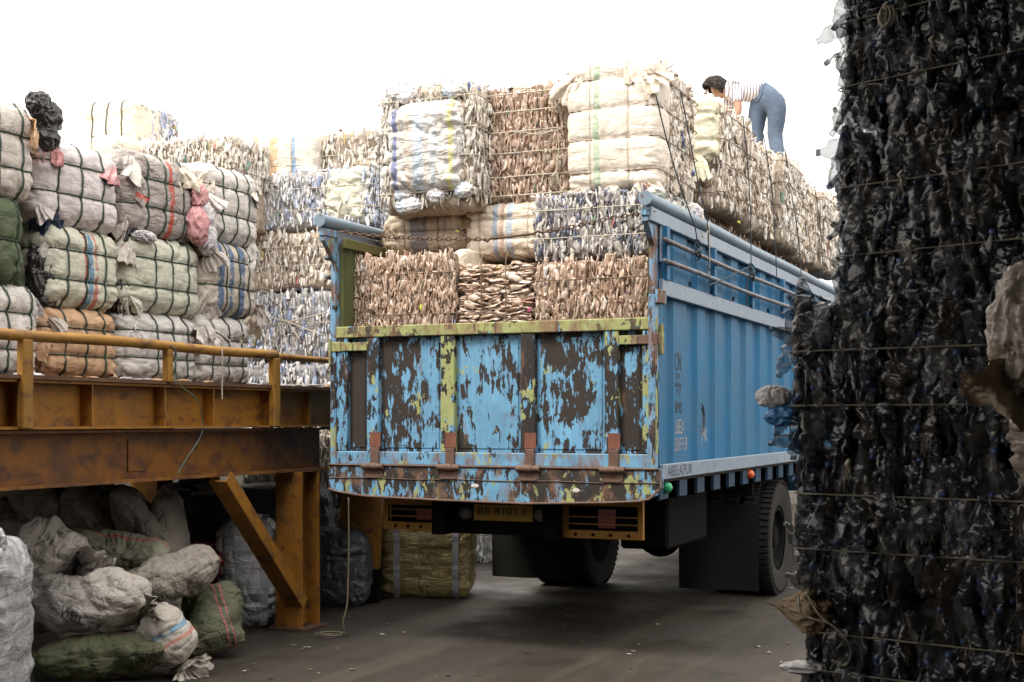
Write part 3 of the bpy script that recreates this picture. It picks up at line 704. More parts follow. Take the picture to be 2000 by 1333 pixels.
# --- rear sill, its lower edge bowed
n = 40; xs = np.linspace(TL-.005, TR+.035, n); u = (xs-xs[0])/(xs[-1]-xs[0])
zlow = np.interp(u, [0, .03, .12, .35, .62, .85, .95, .98, 1], [1.125, 1.105, 1.078, 1.064, 1.055, 1.075, 1.09, 1.11, 1.17])
mb = MB(); V = []
for yy, dz in ((TY-.045, 0), (TY+.05, 0)):
    for k in range(n): V.append((xs[k], yy, zlow[k]))
    for k in range(n): V.append((xs[k], yy, 1.297))
a = np.arange(n-1); o = 2*n
mb.add(V, [np.stack([a, a+1, a+n+1, a+n], -1), np.stack([a+o, a+o+n, a+o+n+1, a+o+1], -1), np.stack([a, a+o, a+o+1, a+1], -1), np.stack([a+n, a+n+1, a+o+n+1, a+o+n], -1),
            np.array([(0, n, o+n, o), (n-1, o+n-1, o+2*n-1, 2*n-1)])])
sill = tk(mb, 'rear_sill', MP_SILL)
MB().tube([(x, TY-.05, z-.004) for x, z in zip(xs, zlow)], .009, 6).build('sill_lip', M_HINGE, sill, smooth=True)
MB().tube([(x, TY-.048, 1.203+.003*math.sin(x*9)) for x in xs], .0035, 5).build('weld_seam', M_HINGE, sill, smooth=True)
MB().tube([(x, TY-.048, 1.296) for x in xs], .008, 5).build('hinge_rod', M_HINGE, sill, smooth=True)
M_WHITE = m_plain('white_smear', (.6, .58, .55), .7, var=.2)
for px, py, w in ((933, 949, .05), (1130, 958, .045)):
    x, z = P(px, py); MB().add(*(lambda q: (q[0]*np.array([w/2/.02, .08, .6])+np.array([x, TY-.047, z]), q[1]))(crumple(.02, px))).build('dried_smear', M_WHITE, sill, smooth=True)
# --- corner posts, flared top brackets
MP_POST = m_peel('post_paint', .62, .22, seed=41, rust=.35); MP_POST2 = m_peel('rusty_post_paint', .55, .12, base=(.09, .06, .045), seed=43, rust=.5)
TZ = 3.045
for s, x0, x1 in ((-1, TL-.005, TL+.04), (1, TR-.045, TR)):
    mb = MB(); mb.box(x0, x1, TY-.03, TY+.06, 1.12, 2.44, bev=.005); post = tk(mb, 'corner_post', MP_POST)
    mb = MB(); mb.box(x0+.004, x1-.004, TY-.026, TY+.05, 2.441, 2.76, bev=.004)
    mb.prism([(TY-.026, 2.761), (TY+.05, 2.761), (TY+.06, 2.93), (TY-.17, 2.93), (TY-.17, 2.90), (TY-.10, 2.84)], 'x', x0+.004, x1-.004)
    mb.box(x0-.004, x1+.004, TY-.18, TY+.0, 2.931, 2.985, bev=.006); mb.build('top_bracket', MP_POST2, post)
# --- side bodies (corrugated), rails and tubes
def corrugated(x, out, y0, y1, z0, z1, crests, dep=.032, mat=M_SIDE, name='side_panel'):
    prof = [(x-out*dep, y0)]
    for a, b in crests: prof += [(x-out*dep, a-.035), (x, a), (x, b), (x-out*dep, b+.035)]
    prof.append((x-out*dep, y1))
    V = [(a, b, z0) for a, b in prof]+[(a, b, z1) for a, b in prof]; k = len(prof); i = np.arange(k-1)
    F = np.stack([i, i+1, i+k+1, i+k], -1)
    V2 = [(a-out*.004, b, c) for a, b, c in V]
    return tk(MB().add(V, F if out > 0 else F[:, ::-1]).add(V2, F[:, ::-1] if out > 0 else F), name, mat)
CRESTS = [(8.54, 8.62), (8.87, 9.20)]+[(9.48+.5*i, 9.70+.5*i) for i in range(13)]
side = corrugated(TR-.012, 1, TY+.062, YE, 1.22, 2.93, CRESTS)
inner = corrugated(TL+.012, -1, TY+.062, YE, 1.22, 2.93, CRESTS)
tk(MB().box(TL+.07, TL+.074, TY+.061, YE, 1.3, 2.93), 'inner_lining', M_OLIVE)
tk(MB().box(TL+.041, TL+.0695, TY+.03, TY+.0605, 1.3, 2.90), 'inner_jamb', M_OLIVE)
tk(MB().box(TR-.074, TR-.07, TY+.061, YE, 1.3, 2.93), 'inner_lining', M_OLIVE)
MTR = m_peel('olive_rail', .06, .0, base=(.10, .105, .035), rust=.35, seed=6)
tk(MB().box(TL+.0745, TL+.11, TY-.0, YE, 2.86, 2.93, bev=.004), 'inner_rail', MTR)
for s, x in ((1, TR), (-1, TL)):
    mb = MB(); mb.box(x-.002 if s > 0 else x-.03, x+.03 if s > 0 else x+.002, TY+.061, YE, 2.44, 2.545, bev=.004); tk(mb, 'middle_rail', M_RAILC)
    mb = MB(); mb.box(x-.02 if s > 0 else x-.02, x+.02, TY-.16, YE, 2.905 if s < 0 else 2.9, 2.992, bev=.004); tk(mb, 'top_rail', M_RAILC)
    mb = MB(); mb.box(x+.004 if s > 0 else x-.03, x+.03 if s > 0 else x-.004, TY+.061, YE, 1.225, 1.325, bev=.004); tk(mb, 'bottom_rail', M_RAILC)
    mb = MB(); mb.tube([(x-.01*s, y, TZ+.004*math.sin(y*2.1)) for y in np.linspace(TY-.20, YE, 24)], .046, 18); tk(mb, 'top_tube', M_RAILT, smooth=False); 
    for zz in (2.79, 2.655):
        mb = MB(); mb.tube([(x+.055*s, y, zz+.006*math.sin(y*1.7+zz*9)) for y in np.linspace(TY+.0, YE, 30)], .0165, 10); tk(mb, 'lashing_pipe', M_PIPE, smooth=True)
for o in [o for o in truck.children if o.name.startswith('top_tube')]: autosmooth(o, 50)
for k, y in enumerate(np.arange(TY+.10, YE, 1.22)):
    tk(MB().box(TR+.005, TR+.045, y, y+.07, 2.5455, 2.899), 'upright', M_SIDE)
tk(MB().box(TR-.001, TR+.012, TY+.068, TY+.22, 2.66, 2.90, bev=.003), 'gusset', M_RAILC)
mb = MB()
for y in np.arange(TY+.7, YE, .62): mb.tube([(TR+.03, y+.022*math.cos(a), 2.563+.022*math.sin(a)) for a in np.linspace(-.6, 3.7, 9)], .005, 5)
tk(mb, 'rope_hooks', M_BLK, smooth=True, kind='stuff')
# post clamp at mid height, small plates
tk(MB().box(TR+.001, TR+.035, TY-.03, TY+.12, 2.38, 2.47, bev=.004), 'corner_plate', MP_POST2)
tk(MB().box(TR+.0, TR+.02, TY+.062, TY+.12, 2.05, 2.25, bev=.003), 'hinge_plate', MP_TOP)
# floor, cross members, chassis
tk(MB().box(TL+.02, TR-.02, TY+.06, YE, 1.20, 1.298), 'load_floor', M_TROOF)
for k, y in enumerate([TY+.12+.46*i for i in range(15)]):
    tk(MB().box(TL+.03, TR-.03, y, y+.10, 1.075, 1.199), 'cross_member', M_BLK)
    tk(MB().box(TR-.028, TR-.004, y-.02, y+.17, 1.09, 1.199), 'outrigger', M_OUT)
for x in (-4.28, -3.43): tk(MB().box(x-.045, x+.045, TY+.15, YE+1.5, .80, 1.074), 'chassis_rail', M_BLK)
tk(MB().box(TL+.65, TR-.7, TY+.45, TY+.55, .82, 1.07, bev=.01), 'rear_beam', M_BLK)
# beam with number plate and round lamps
by = TY+.30
bx0, bx1 = XP(866, by), XP(1102, by)
bumper = tk(MB().box(bx0, bx1, by, by+.06, .80, 1.055, bev=.008), 'rear_bumper', M_BLK)
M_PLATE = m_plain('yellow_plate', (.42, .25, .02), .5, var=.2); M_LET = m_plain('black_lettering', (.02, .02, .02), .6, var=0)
x0, x1 = XP(926, by), XP(1041, by)
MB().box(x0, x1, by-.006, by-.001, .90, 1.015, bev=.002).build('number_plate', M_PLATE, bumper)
text_obj('BE 8101 F', M_LET, ((x1-x0)*.84, .055), ((x0+(x1-x0)*.08, by-.0085, .94), (1, 0, 0), (0, 0, 1)), parent=bumper)
M_LAMP = m_plain('shade_dark_lamp_glass', (.10, .10, .085), .35, var=.2)  # glass colour darkened to stand for the deep shade behind the sill
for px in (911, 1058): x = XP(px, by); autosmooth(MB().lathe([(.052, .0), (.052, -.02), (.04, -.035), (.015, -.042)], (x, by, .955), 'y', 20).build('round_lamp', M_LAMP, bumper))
# yellow lamp guards
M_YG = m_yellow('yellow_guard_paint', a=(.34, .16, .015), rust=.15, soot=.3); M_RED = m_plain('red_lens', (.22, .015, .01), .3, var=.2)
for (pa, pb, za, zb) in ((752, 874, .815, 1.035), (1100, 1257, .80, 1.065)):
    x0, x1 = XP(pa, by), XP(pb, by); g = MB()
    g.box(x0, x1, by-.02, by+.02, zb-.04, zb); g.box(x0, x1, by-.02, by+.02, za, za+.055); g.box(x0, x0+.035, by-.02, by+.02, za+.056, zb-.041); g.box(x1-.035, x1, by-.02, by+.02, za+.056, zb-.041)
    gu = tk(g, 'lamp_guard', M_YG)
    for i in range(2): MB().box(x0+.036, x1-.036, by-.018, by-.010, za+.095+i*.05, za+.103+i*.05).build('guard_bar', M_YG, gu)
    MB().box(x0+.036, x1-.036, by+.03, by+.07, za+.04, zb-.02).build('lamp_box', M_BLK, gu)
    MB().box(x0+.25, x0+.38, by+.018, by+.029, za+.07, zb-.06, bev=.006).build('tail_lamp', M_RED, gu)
    bt = MB()
    for i in range(4): bt.lathe([(.012, 0), (.012, -.008)], (x0+.1+i*(x1-x0-.2)/3, by-.02, za+.027), 'y', 8)
    bt.build('bolts', M_BLK, gu)
# mudflaps, axle, wheels
for xa, xb, yy, z0, z1 in ((XP(960, 11.35), XP(1120, 11.35), 11.35, .17, .9), (XP(1325, 11.35), XP(1480, 11.35), 11.35, .15, .9)):
    V = []; 
    for j in range(9):
        for i in range(9):
            f = j/8; V.append((xa+(xb-xa)*i/8, yy-.03*math.sin(i*.7)*f+.02*f, z1+(z0-z1)*f))
    i = np.arange(8)[:, None]*9+np.arange(8)[None]; F = np.stack([i, i+1, i+10, i+9], -1).reshape(-1, 4); V = np.array(V)
    tk(MB().add(V, F).add(V+np.array([0, .008, 0]), F[:, ::-1]), 'mudflap', M_FLAP)
WY, WR = 12.5, .52
def wheel(x, out, outer=True):
    w = .27; tyre = MB(); n = 56; prof = [(WR*.58, -w*.38), (WR*.80, -w*.5), (WR*.94, -w*.49), (WR*.985, -w*.40), (WR, -w*.2), (WR, w*.2), (WR*.985, w*.40), (WR*.94, w*.49), (WR*.80, w*.5), (WR*.58, w*.38)]
    tyre.lathe(prof, (x, WY, WR), 'x', n, cap=False)
    for k in range(n):
        a = 2*math.pi*k/n
        for s in (-1, 1):
            ca, sa = math.cos(a+.03*s), math.sin(a+.03*s)
            c = np.array([x+s*w*.30, WY+ca*(WR+.006), WR+sa*(WR+.006)])
            tyre.obox(c, (w*.17, 0, 0), (0, -sa*.019, ca*.019), (0, ca*.010, sa*.010))
    o = tk(tyre, 'tyre', M_RUB); autosmooth(o, 30)
    rim = MB().lathe([(WR*.57, -w*.36), (WR*.57, w*.34), (WR*.50, w*.36), (WR*.46, w*.15 if out else 0), (WR*.2, w*.10), (WR*.18, w*.3), (.02, w*.32)] if out > 0 else [(WR*.57, w*.36), (WR*.57, -w*.34), (WR*.50, -w*.36), (WR*.46, -w*.15), (WR*.2, -w*.10), (WR*.18, -w*.3), (.02, -w*.32)], (x, WY, WR), 'x', 32)
    autosmooth(rim.build('rim', M_BLK, o, loc=(0, 0, 0)), 30); return o
for x, s in ((TR-.17, 1), (TR-.49, 1), (TL+.19, -1), (TL+.51, -1)): wheel(x, s)
tk(MB().tube([(TL+.3, WY, .52), (TR-.3, WY, .52)], .08, 14), 'axle', M_BLK, smooth=True)
tk(MB().lathe([(.05, -.2), (.2, -.12), (.23, 0), (.2, .12), (.05, .2)], ((TL+TR)/2, WY, .52), 'y', 20), 'differential', M_BLK, smooth=True)
for x in (-4.28, -3.43): tk(MB().tube([(x, WY-.85, .86), (x, WY-.4, .70), (x, WY, .63), (x, WY+.4, .70), (x, WY+.85, .86)], .05, 6), 'leaf_spring', M_BLK)
tk(MB().box(-4.9, -2.75, WY-.75, WY-.68, .95, 1.07), 'mudguard', M_BLK)
tk(MB().box(-3.22, -2.85, 9.5, 10.6, .66, 1.06, bev=.02), 'fuel_tank', M_BLK)
tk(MB().tube([(TR-.12, 12.0, 1.06), (TR-.13, 11.75, .8), (TR-.17, 11.72, .62)], .006, 6), 'air_hose', M_FLAP, smooth=True)
tk(MB().tube([(XP(1105, 9.6), 9.6, .80), (XP(1118, 9.6), 9.6, .735), (XP(1136, 9.6), 9.6, .80)], .005, 6).tube([(XP(1118, 9.6), 9.6, .735), (XP(1118, 9.6), 9.6, .62)], .005, 6), 'hanging_wire', M_FLAP)
for px, y, c, nm in ((1327, TY+.22, (.03, .32, .14), 'green'), (1487, TY+2.6, (.55, .09, .03), 'orange')):
    m = m_plain(nm+'_lens', c, .3, var=.15); o = tk(MB().lathe([(.0, -.03), (.03, -.028), (.042, 0), (.03, .035), (.0, .05)], (TR-.002, y, 1.165), 'x', 14), 'marker_lamp', m, smooth=True, label='small '+nm+' marker lamp under the side')
# cab, behind the load (seen only from the side)
cab = MB(); cab.box(TL+.12, TR-.12, YE+.15, YE+2.0, .75, 2.75, bev=.12); tk(cab, 'cab', M_SIDE)
for x in (TR-.35, TL+.35): tk(MB().lathe([(.3, -.13), (.48, -.14), (.52, -.1), (.52, .1), (.48, .14), (.3, .13)], (x, YE+1.0, .52), 'x', 40), 'tyre', M_RUB)
# --- lettering on the side
M_GLET = m_plain('faded_black_lettering', (.06, .065, .07), .7, var=.6, scale=40); M_WLET = m_plain('faded_white_lettering', (.42, .43, .45), .7, var=.4, scale=30)
def side_text(s, p0, p1, y0, y1, mat, x=TR-.0115):
    a, b = YP(p0, x), YP(p1, x); z1 = ZP(y0, x, a); z0 = ZP(y1, x, a)
    o = text_obj(s, mat, (b-a, z1-z0), ((x+.002, a, z0), (0, 1, 0), (0, 0, 1)), parent=truck); o.location = TC; return o
side_text('CN', 1318, 1330, 688, 723, M_GLET); side_text('TY', 1319, 1328, 729, 742, M_GLET); side_text('0906', 1318, 1331, 747, 757, M_GLET); side_text('77', 1320, 1330, 760, 771, M_GLET)
side_text('SMS', 1318, 1332, 784, 807, M_GLET); side_text('LABELA', 1318, 1335, 819, 848, M_WLET); side_text('SURF FUR', 1317, 1342, 855, 882, M_WLET)
xx = TR+.031; a, b = YP(1304, xx), YP(1352, xx)
o = text_obj('ABELA/FUR', M_GLET, (b-a, .07), ((xx, a, 1.24), (0, 1, 0), (0, 0, 1)), parent=truck); o.location = TC
x = TR-.0105; yc = YP(1369, x)
mb = MB()
for r0 in (.115, .085): mb.tube([(x, yc+r0*.8*math.cos(q), 1.62+r0*1.0*math.sin(q)) for q in np.linspace(-1.35, 1.35, 20)], .006, 4)
tk(mb, 'round_emblem', M_GLET); side_text('PK', 1370, 1381, 838, 862, M_WLET)
# ================================================================== MATERIALS OF THE BALES
WHT = (.62, .58, .52); CRM = (.66, .58, .46); GRY = (.40, .37, .35); PNK = (.52, .16, .17); BLU = (.12, .20, .36); OLV = (.10, .125, .055)
C_WHITE = m_cloth((.70, .66, .62), dirt=.3); C_PINKW = m_cloth((.68, .62, .62), dirt=.2); C_CREAM = m_cloth((.76, .67, .55), dirt=.12)
C_GREYR = m_cloth((.42, .375, .355), stripes=((.06, .045, (.50, .10, .07)),), dirt=.5); C_DIRTY = m_cloth((.62, .57, .52), dirt=.42)
C_GREENW = m_cloth((.60, .595, .49), stripes=((-.01, .035, (.45, .17, .14)), (.035, .04, (.16, .27, .38)), (.085, .03, (.47, .2, .17))), dirt=.25)
C_PALEG = m_cloth((.60, .60, .50), dirt=.22); C_TAN = m_cloth((.56, .36, .22), dirt=.3); C_OLIVE = m_cloth((.085, .115, .06), dirt=.3)
C_BLUSTR = m_cloth((.60, .53, .45), stripes=((-.20, .07, (.13, .19, .30)), (-.06, .06, (.13, .19, .30)), (.10, .06, (.12, .18, .30))), dirt=.35)
C_PINK = m_cloth((.60, .30, .31), dirt=.4, dirtcol=(.55, .45, .42)); C_NAVY = m_cloth((.02, .035, .075), dirt=.3); C_BLACKP = m_cloth((.028, .025, .026), rough=.3, dirt=.1, film=True)
C_TRSTR = m_cloth((.56, .47, .36), stripes=((-.02, .16, (.24, .23, .25)), (.2, .02, (.4, .3, .28))), dirt=.35)
C_TRWHT = m_cloth((.74, .64, .52), stripes=((-.06, .04, (.36, .42, .50)), (-.01, .02, (.55, .35, .30)), (.06, .05, (.38, .43, .50))), dirt=.12)
C_CRMG = m_cloth((.80, .71, .61), stripes=((-.10, .045, (.42, .50, .38)),), dirt=.08, dirtcol=(.4, .3, .2)); C_YELG = m_cloth((.72, .68, .52), dirt=.1)
C_FILM = m_cloth((.60, .57, .54), stripes=((-.23, .05, (.16, .18, .32)), (-.11, .035, (.60, .50, .42)), (-.03, .08, (.46, .53, .60)), (.09, .03, (.50, .55, .58)), (.225, .035, (.62, .60, .30))), dirt=.1, rough=.3, film=True)
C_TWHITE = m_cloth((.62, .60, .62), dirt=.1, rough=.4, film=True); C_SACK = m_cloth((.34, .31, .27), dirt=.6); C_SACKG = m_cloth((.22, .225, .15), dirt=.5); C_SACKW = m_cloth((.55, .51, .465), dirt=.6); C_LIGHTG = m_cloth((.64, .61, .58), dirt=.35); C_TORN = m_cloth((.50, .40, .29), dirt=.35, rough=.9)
C_BUR = m_cloth((.27, .20, .13), dirt=.4, rough=.9)
CAPS = [(.60, .58, .55), (.10, .18, .42), (.55, .2, .05), (.62, .60, .56), (.06, .25, .12), (.5, .08, .06), (.45, .36, .25)]
P_BROWN = m_palette('dusty_brown_bottle_plastic', [(.53, .375, .285), (.59, .435, .34), (.63, .49, .395), (.47, .32, .24), (.60, .44, .34), (.55, .395, .30), (.67, .54, .45), (.50, .35, .265), (.60, .455, .36), (.40, .265, .19), (.58, .425, .33)], .17, trans=.08, spec=.9)
P_BEIGE = m_palette('beige_bottle_plastic', [(.68, .59, .49), (.78, .71, .62), (.56, .46, .36), (.82, .77, .70), (.70, .60, .48), (.62, .53, .44), (.48, .38, .29), (.80, .73, .63), (.72, .68, .64), (.38, .29, .21)], .17, trans=.08, spec=.9)  # mixed beige tones of the bottles themselves
P_GREYB = m_palette('grey_bottle_plastic', [(.46, .43, .41), (.60, .56, .53), (.70, .67, .63), (.34, .32, .32), (.54, .49, .44), (.66, .61, .56), (.22, .24, .34), (.62, .56, .50), (.48, .46, .47), (.17, .18, .24)], .17, trans=.10, spec=.9)
P_BLUEW = m_palette('blue_white_bottle_plastic', [(.70, .70, .72), (.64, .66, .71), (.78, .77, .76), (.48, .54, .68), (.74, .71, .67), (.60, .63, .70), (.34, .41, .60), (.76, .75, .75), (.66, .63, .59), (.72, .72, .74)], .17, trans=.08, spec=.9)  # palette lightened to stand for the pale glow over the far stacks
P_PALE = m_palette('pale_bottle_plastic', [(.72, .67, .60), (.80, .75, .68), (.62, .55, .47), (.76, .69, .60), (.54, .50, .46), (.82, .79, .74), (.70, .62, .52), (.78, .73, .67)], .17, trans=.10, spec=.9)
P_CAP = m_palette('bottle_caps', CAPS, .4, seed=.21, spots=False)
P_CAPB = m_palette('blue_bottle_caps', [(.10, .16, .40), (.50, .52, .56), (.14, .22, .50), (.60, .60, .60)], .35, seed=.4, spots=False)
K_BROWN = m_plain('packed_brown_plastic', (.34, .245, .185), .8, var=.5, scale=30, bump=.5); K_GREY = m_plain('packed_grey_plastic', (.42, .41, .41), .8, var=.5, scale=30, bump=.5)
K_BEIGE = m_plain('packed_beige_plastic', (.52, .43, .34), .8, var=.5, scale=30, bump=.5); K_BLACK = m_plain('packed_dark_plastic', (.012, .012, .014), .6, var=.5, scale=20, bump=.6)
BR = ([P_BROWN, P_CAP], K_BROWN, 'br'); BE = ([P_BEIGE, P_CAP], K_BEIGE, 'be'); GB = ([P_GREYB, P_CAPB], K_GREY, 'gb'); BW = ([P_BLUEW, P_CAPB], K_GREY, 'bw'); PA = ([P_PALE, P_CAP], K_BEIGE, 'pa')

# ================================================================== LOAD ON THE TRUCK
GL = 'bales loaded on the truck'
def xz(p0, p1, q0, q1, Y):
    a, b = XP(p0, Y), XP(p1, Y); m = (a+b)/2; return a, b, ZP(q1, m, Y), ZP(q0, m, Y)
def front_bale(fn, label, px, py, Y, d, z0=None, **k):
    a, b, zb, zt = xz(px[0], px[1], py[0], py[1], Y); zb = z0 if z0 is not None else zb
    return fn(label, ((a+b)/2, Y+d/2, zb), k.pop('rz', 0.), b-a, d, zt-zb, **k), (a, b, zb, zt)
FLZ = 1.30
def bb(label, px, py, Y, d, kit, z0=None, **k):
    a, b, zb, zt = xz(px[0], px[1], py[0], py[1], Y); zb = z0 if z0 is not None else zb
    return bottle_bale(label, ((a+b)/2, Y+d/2, zb), k.pop('rz', 0.), b-a, d, zt-zb, *kit, group=GL, **k)
def wb(label, px, py, Y, d, mat, z0=None, **k):
    a, b, zb, zt = xz(px[0], px[1], py[0], py[1], Y); zb = z0 if z0 is not None else zb
    return wrapped_bale(label, ((a+b)/2, Y+d/2, zb), k.pop('rz', 0.), b-a, d, zt-zb, mat, group=k.pop('group', GL), **k)
bb('brown crushed bottle bale at the left end of the row just above the tailgate', (679, 886), (491, 640), 8.62, .9, BR, z0=FLZ, parts=290, seed=1, hz=(.52, .70, .89), zlo=.72, faces=('front', 'left', 'top'), pu=.021, pv=.064)
bb('small brown bale of flattened sheets lying flat between the two brown bottle bales', (899, 1040), (505, 640), 8.66, .9, BR, z0=FLZ, parts=280, seed=2, hz=(), vx=(-.18, .16), zlo=.72, horiz=True, pu=.075, pv=.020, tilt=.14, faces=('front', 'top'))
bb('brown crushed bottle bale at the right end of the row just above the tailgate', (1043, 1279), (500, 640), 8.62, .9, BR, z0=FLZ, parts=290, seed=3, hz=(.52, .70, .89), zlo=.72, faces=('front', 'left', 'top'), pu=.021, pv=.064)
wb('cream cloth end showing beside the left brown bottle bale', (880, 912), (487, 640), 8.74, .7, C_CREAM, z0=FLZ, hz=(.6, .78, .93), vx=(), tie=BROWN_TIE, seed=4, n=24)
wb('beige wrapped bale with a grey stripe under the tall film-wrapped bale', (742, 906), (412, 492), 9.0, .9, C_TRSTR, hz=(.5,), vx=(-.2, .2), tie=BROWN_TIE, seed=5, r=.10, bulge=.03, tr=.003,
   tufts=[((-.9, -1, .3), C_BUR, .16), ((-.8, -1, -.3), C_BUR, .14), ((.9, -1, .6), C_DIRTY, .12)])
wb('cream wrapped bale with faint blue and red stripes in the middle of the load', (905, 1062), (397, 500), 8.95, .9, C_TRWHT, hz=(.33, .7), vx=(-.3, 0, .3), tie=WHITE_TIE, seed=6, r=.09, bulge=.03, tr=.003, tufts=[((-.95, -1, .7), C_BUR, .13)])
bb('grey blue bottle bale beside the right corner post, above the brown row', (1042, 1280), (370, 502), 8.70, .95, GB, parts=290, seed=7, hz=(.30, .72), tie=WHITE_TIE, faces=('front', 'right', 'left', 'top'), pu=.021, pv=.064)
# tall film-wrapped bale A
tA = bb('tall pale bale with shiny printed film across its middle, top left of the load', (742, 926), (163, 408), 8.72, .95, PA, parts=120, seed=8, hz=(.13, .40, .62, .87), tie=WHITE_TIE, vx=(-.28, .17), faces=('front', 'right', 'left', 'top'), pu=.032, pv=.11, poke=.03, tr=.0045)
a, b, zb, zt = xz(742, 926, 163, 408, 8.72); wA, hA = b-a, zt-zb
S = Soft(wA*.72, .16, hA*.66, [k*hA-.13*hA-.03 for k in (.40, .62)], (-.28*wA, .17*wA), r=.07, pinch=.02, bulge=.035, wr=.016, seed=8)
f = S.mesh(44).build('printed_film', C_FILM, tA, smooth=True); f.location = (.0, -.455, .16*hA)
for k in range(9):
    rs = random.Random(k); add_crumple(tA, 'plastic_scrap', C_TWHITE if k % 2 else C_FILM, (rs.uniform(-.36, .36)*wA*1.2, -.48, rs.choice([rs.uniform(.02, .13), rs.uniform(.88, .97)])*hA), .05, k, (1.3, .6, 1), 12)
# bottle bale B
tB = bb('tall brown and silver bottle bale tied with pale rope, second from left on top', (926, 1112), (165, 396), 8.98, .9, BR if False else ([P_GREYB if False else P_BROWN, P_CAP], K_BROWN, 'br'), parts=290, seed=9, hz=(.06, .22, .42, .60, .77, .92), tie=WHITE_TIE, faces=('front', 'right', 'left', 'top'), pu=.021, pv=.064, tr=.0055)
# wrapped tall bale C
tC = bb('tallest bale on the load, cream cloth front and packed bottles on its right side', (1112, 1281), (120, 366), 8.78, 1.0, BE, parts=290, seed=10, hz=(.12, .38, .62, .86), tie=BROWN_TIE, faces=('right', 'top', 'left'), pu=.021, pv=.064, vx=(), zlo=.02)
a, b, zb, zt = xz(1112, 1281, 120, 366, 8.78); wC, hC = b-a, zt-zb
S = Soft(wC+.02, .34, hC+.01, [k*hC for k in (.12, .38, .62, .86)], (-.24*wC, .20*wC), r=.06, pinch=.026, bulge=.03, wr=.006, seed=10)
f = S.mesh(56).build('cloth_cover', C_CRMG, tC, smooth=True); f.location = (0, -.36, 0)
for x in (-.24, .2):
    q = MB().tube(S.vloop(x*wC), .003, 5, True).build('twine', WHITE_TIE, tC, smooth=True); q.location = (0, -.36, 0)
for k, (x, z, L, m) in enumerate([(-.33, .93, .26, C_CREAM), (.3, .95, .24, C_CREAM), (.1, 1.0, .2, C_CREAM), (-.3, .02, .18, C_CREAM), (.3, .04, .2, C_CREAM), (.0, .02, .16, C_CREAM)]):
    add_tuft(tC, 'loose_flap', m, (x*wC, -.50, z*hC), rotz=R(-90)+x*2, roty=.5, rotx=x*2, L=L*.7, W_=L*.8, seed=50+k, pleats=4, droop=.5, amp=.12)
# loops of rope on B
def loops(parent, loc, r, n, mat, seed, plane='xz'):
    rs = random.Random(seed); mb = MB()
    for k in range(n):
        rr = r*rs.uniform(.7, 1.1); e = rs.uniform(.6, 1); ph = rs.uniform(0, 6)
        mb.tube([(rr*math.cos(q)*e+rs.uniform(-.002, .002), -.006-.003*k, rr*math.sin(q)-r) for q in np.linspace(0, 6.28, 18, endpoint=False)], .0032, 5, True)
    mb.tube([(0, 0, .01), (.0, -.02, 0), (.0, 0, -.015)], .010, 6)
    for k in range(9): mb.tube([(0, -.005, 0), (rs.uniform(-.012, .012), -.02, -rs.uniform(.02, .05)), (rs.uniform(-.022, .022), -.015, -rs.uniform(.05, .10))], .0013, 3)
    o = mb.build('rope_knot', mat, parent, smooth=True); o.location = loc; return o
a, b, zb, zt = xz(926, 1112, 165, 396, 8.98)
for k, (px, py) in enumerate([(1098, 310), (1096, 205), (1085, 345), (1070, 300)]):
    x = XP(px, 8.98); loops(tB, (x-(a+b)/2, -.48, ZP(py, x, 8.98)-zb), .035, 2, WHITE_TIE, k)
def curve_on(parent, pts, r, mat, name='twine'):
    P_ = np.array(pts); tt = np.linspace(0, len(P_)-1, 24); Q = np.stack([np.interp(tt, range(len(P_)), P_[:, i]) for i in range(3)], 1)
    for _ in range(2): Q[1:-1] = (Q[:-2]+Q[1:-1]*2+Q[2:])/4
    return MB().tube(Q, r, 5).build(name, mat, parent, smooth=True)
for pts in ([(985, 268), (1010, 255), (1050, 262), (1095, 248)], [(1000, 300), (1020, 262), (1060, 256), (1095, 250)], [(1085, 240), (1088, 290), (1082, 340), (1095, 375)]):
    curve_on(tB, [(XP(p, 8.9)-(a+b)/2, -.49, ZP(q, XP(p, 8.9), 8.9)-zb) for p, q in pts], .004, WHITE_TIE)
# row along the right side
ys = [10.17, 11.18, 12.2, 13.25, 14.35, 15.5]; XR = -2.60
lab = ['cream cloth fronted bale just behind the tallest bale, its right side packed bottles', 'beige bottle bale below the bent man, second in the right hand row', 'beige bottle bale in the middle of the right hand row', 'beige bottle bale, fourth in the row running away along the right side', 'farthest beige bottle bale in the right hand row, half hidden by dark bales']
rowd = []
for k in range(5):
    kit = BE if k in (0, 1, 3) else PA
    tD = bottle_bale(lab[k], (XR-.48+(0, -.05, .02, -.06, 0)[k], (ys[k]+ys[k+1])/2, 3.27-.01*k), R(-1.5+1.2*k % 3), .96, ys[k+1]-ys[k]-.07, .82+(.0, -.03, .02, -.02, .03)[k], *kit, group=GL, parts=(150, 130, 110, 80, 60)[k], seed=20+k, hz=(.14, .4, .64, .88), faces=('right', 'top', 'front') if k == 0 else ('right', 'top'), pu=.034, pv=.12, poke=.02)
    rowd.append(tD)
S = Soft(.90, .3, .50, [.15, .36], (-.2, .1), r=.08, pinch=.025, bulge=.03, wr=.012, seed=31)
f = S.mesh(36).build('cloth_cover', C_YELG, rowd[0], smooth=True); f.location = (-.02, -.40, .36)
for k in range(3): add_tuft(rowd[0], 'loose_flap', C_YELG, (-.1+.2*k, -.54, .40), rotz=R(-90), roty=.4, L=.16, W_=.14, seed=70+k, droop=.5)
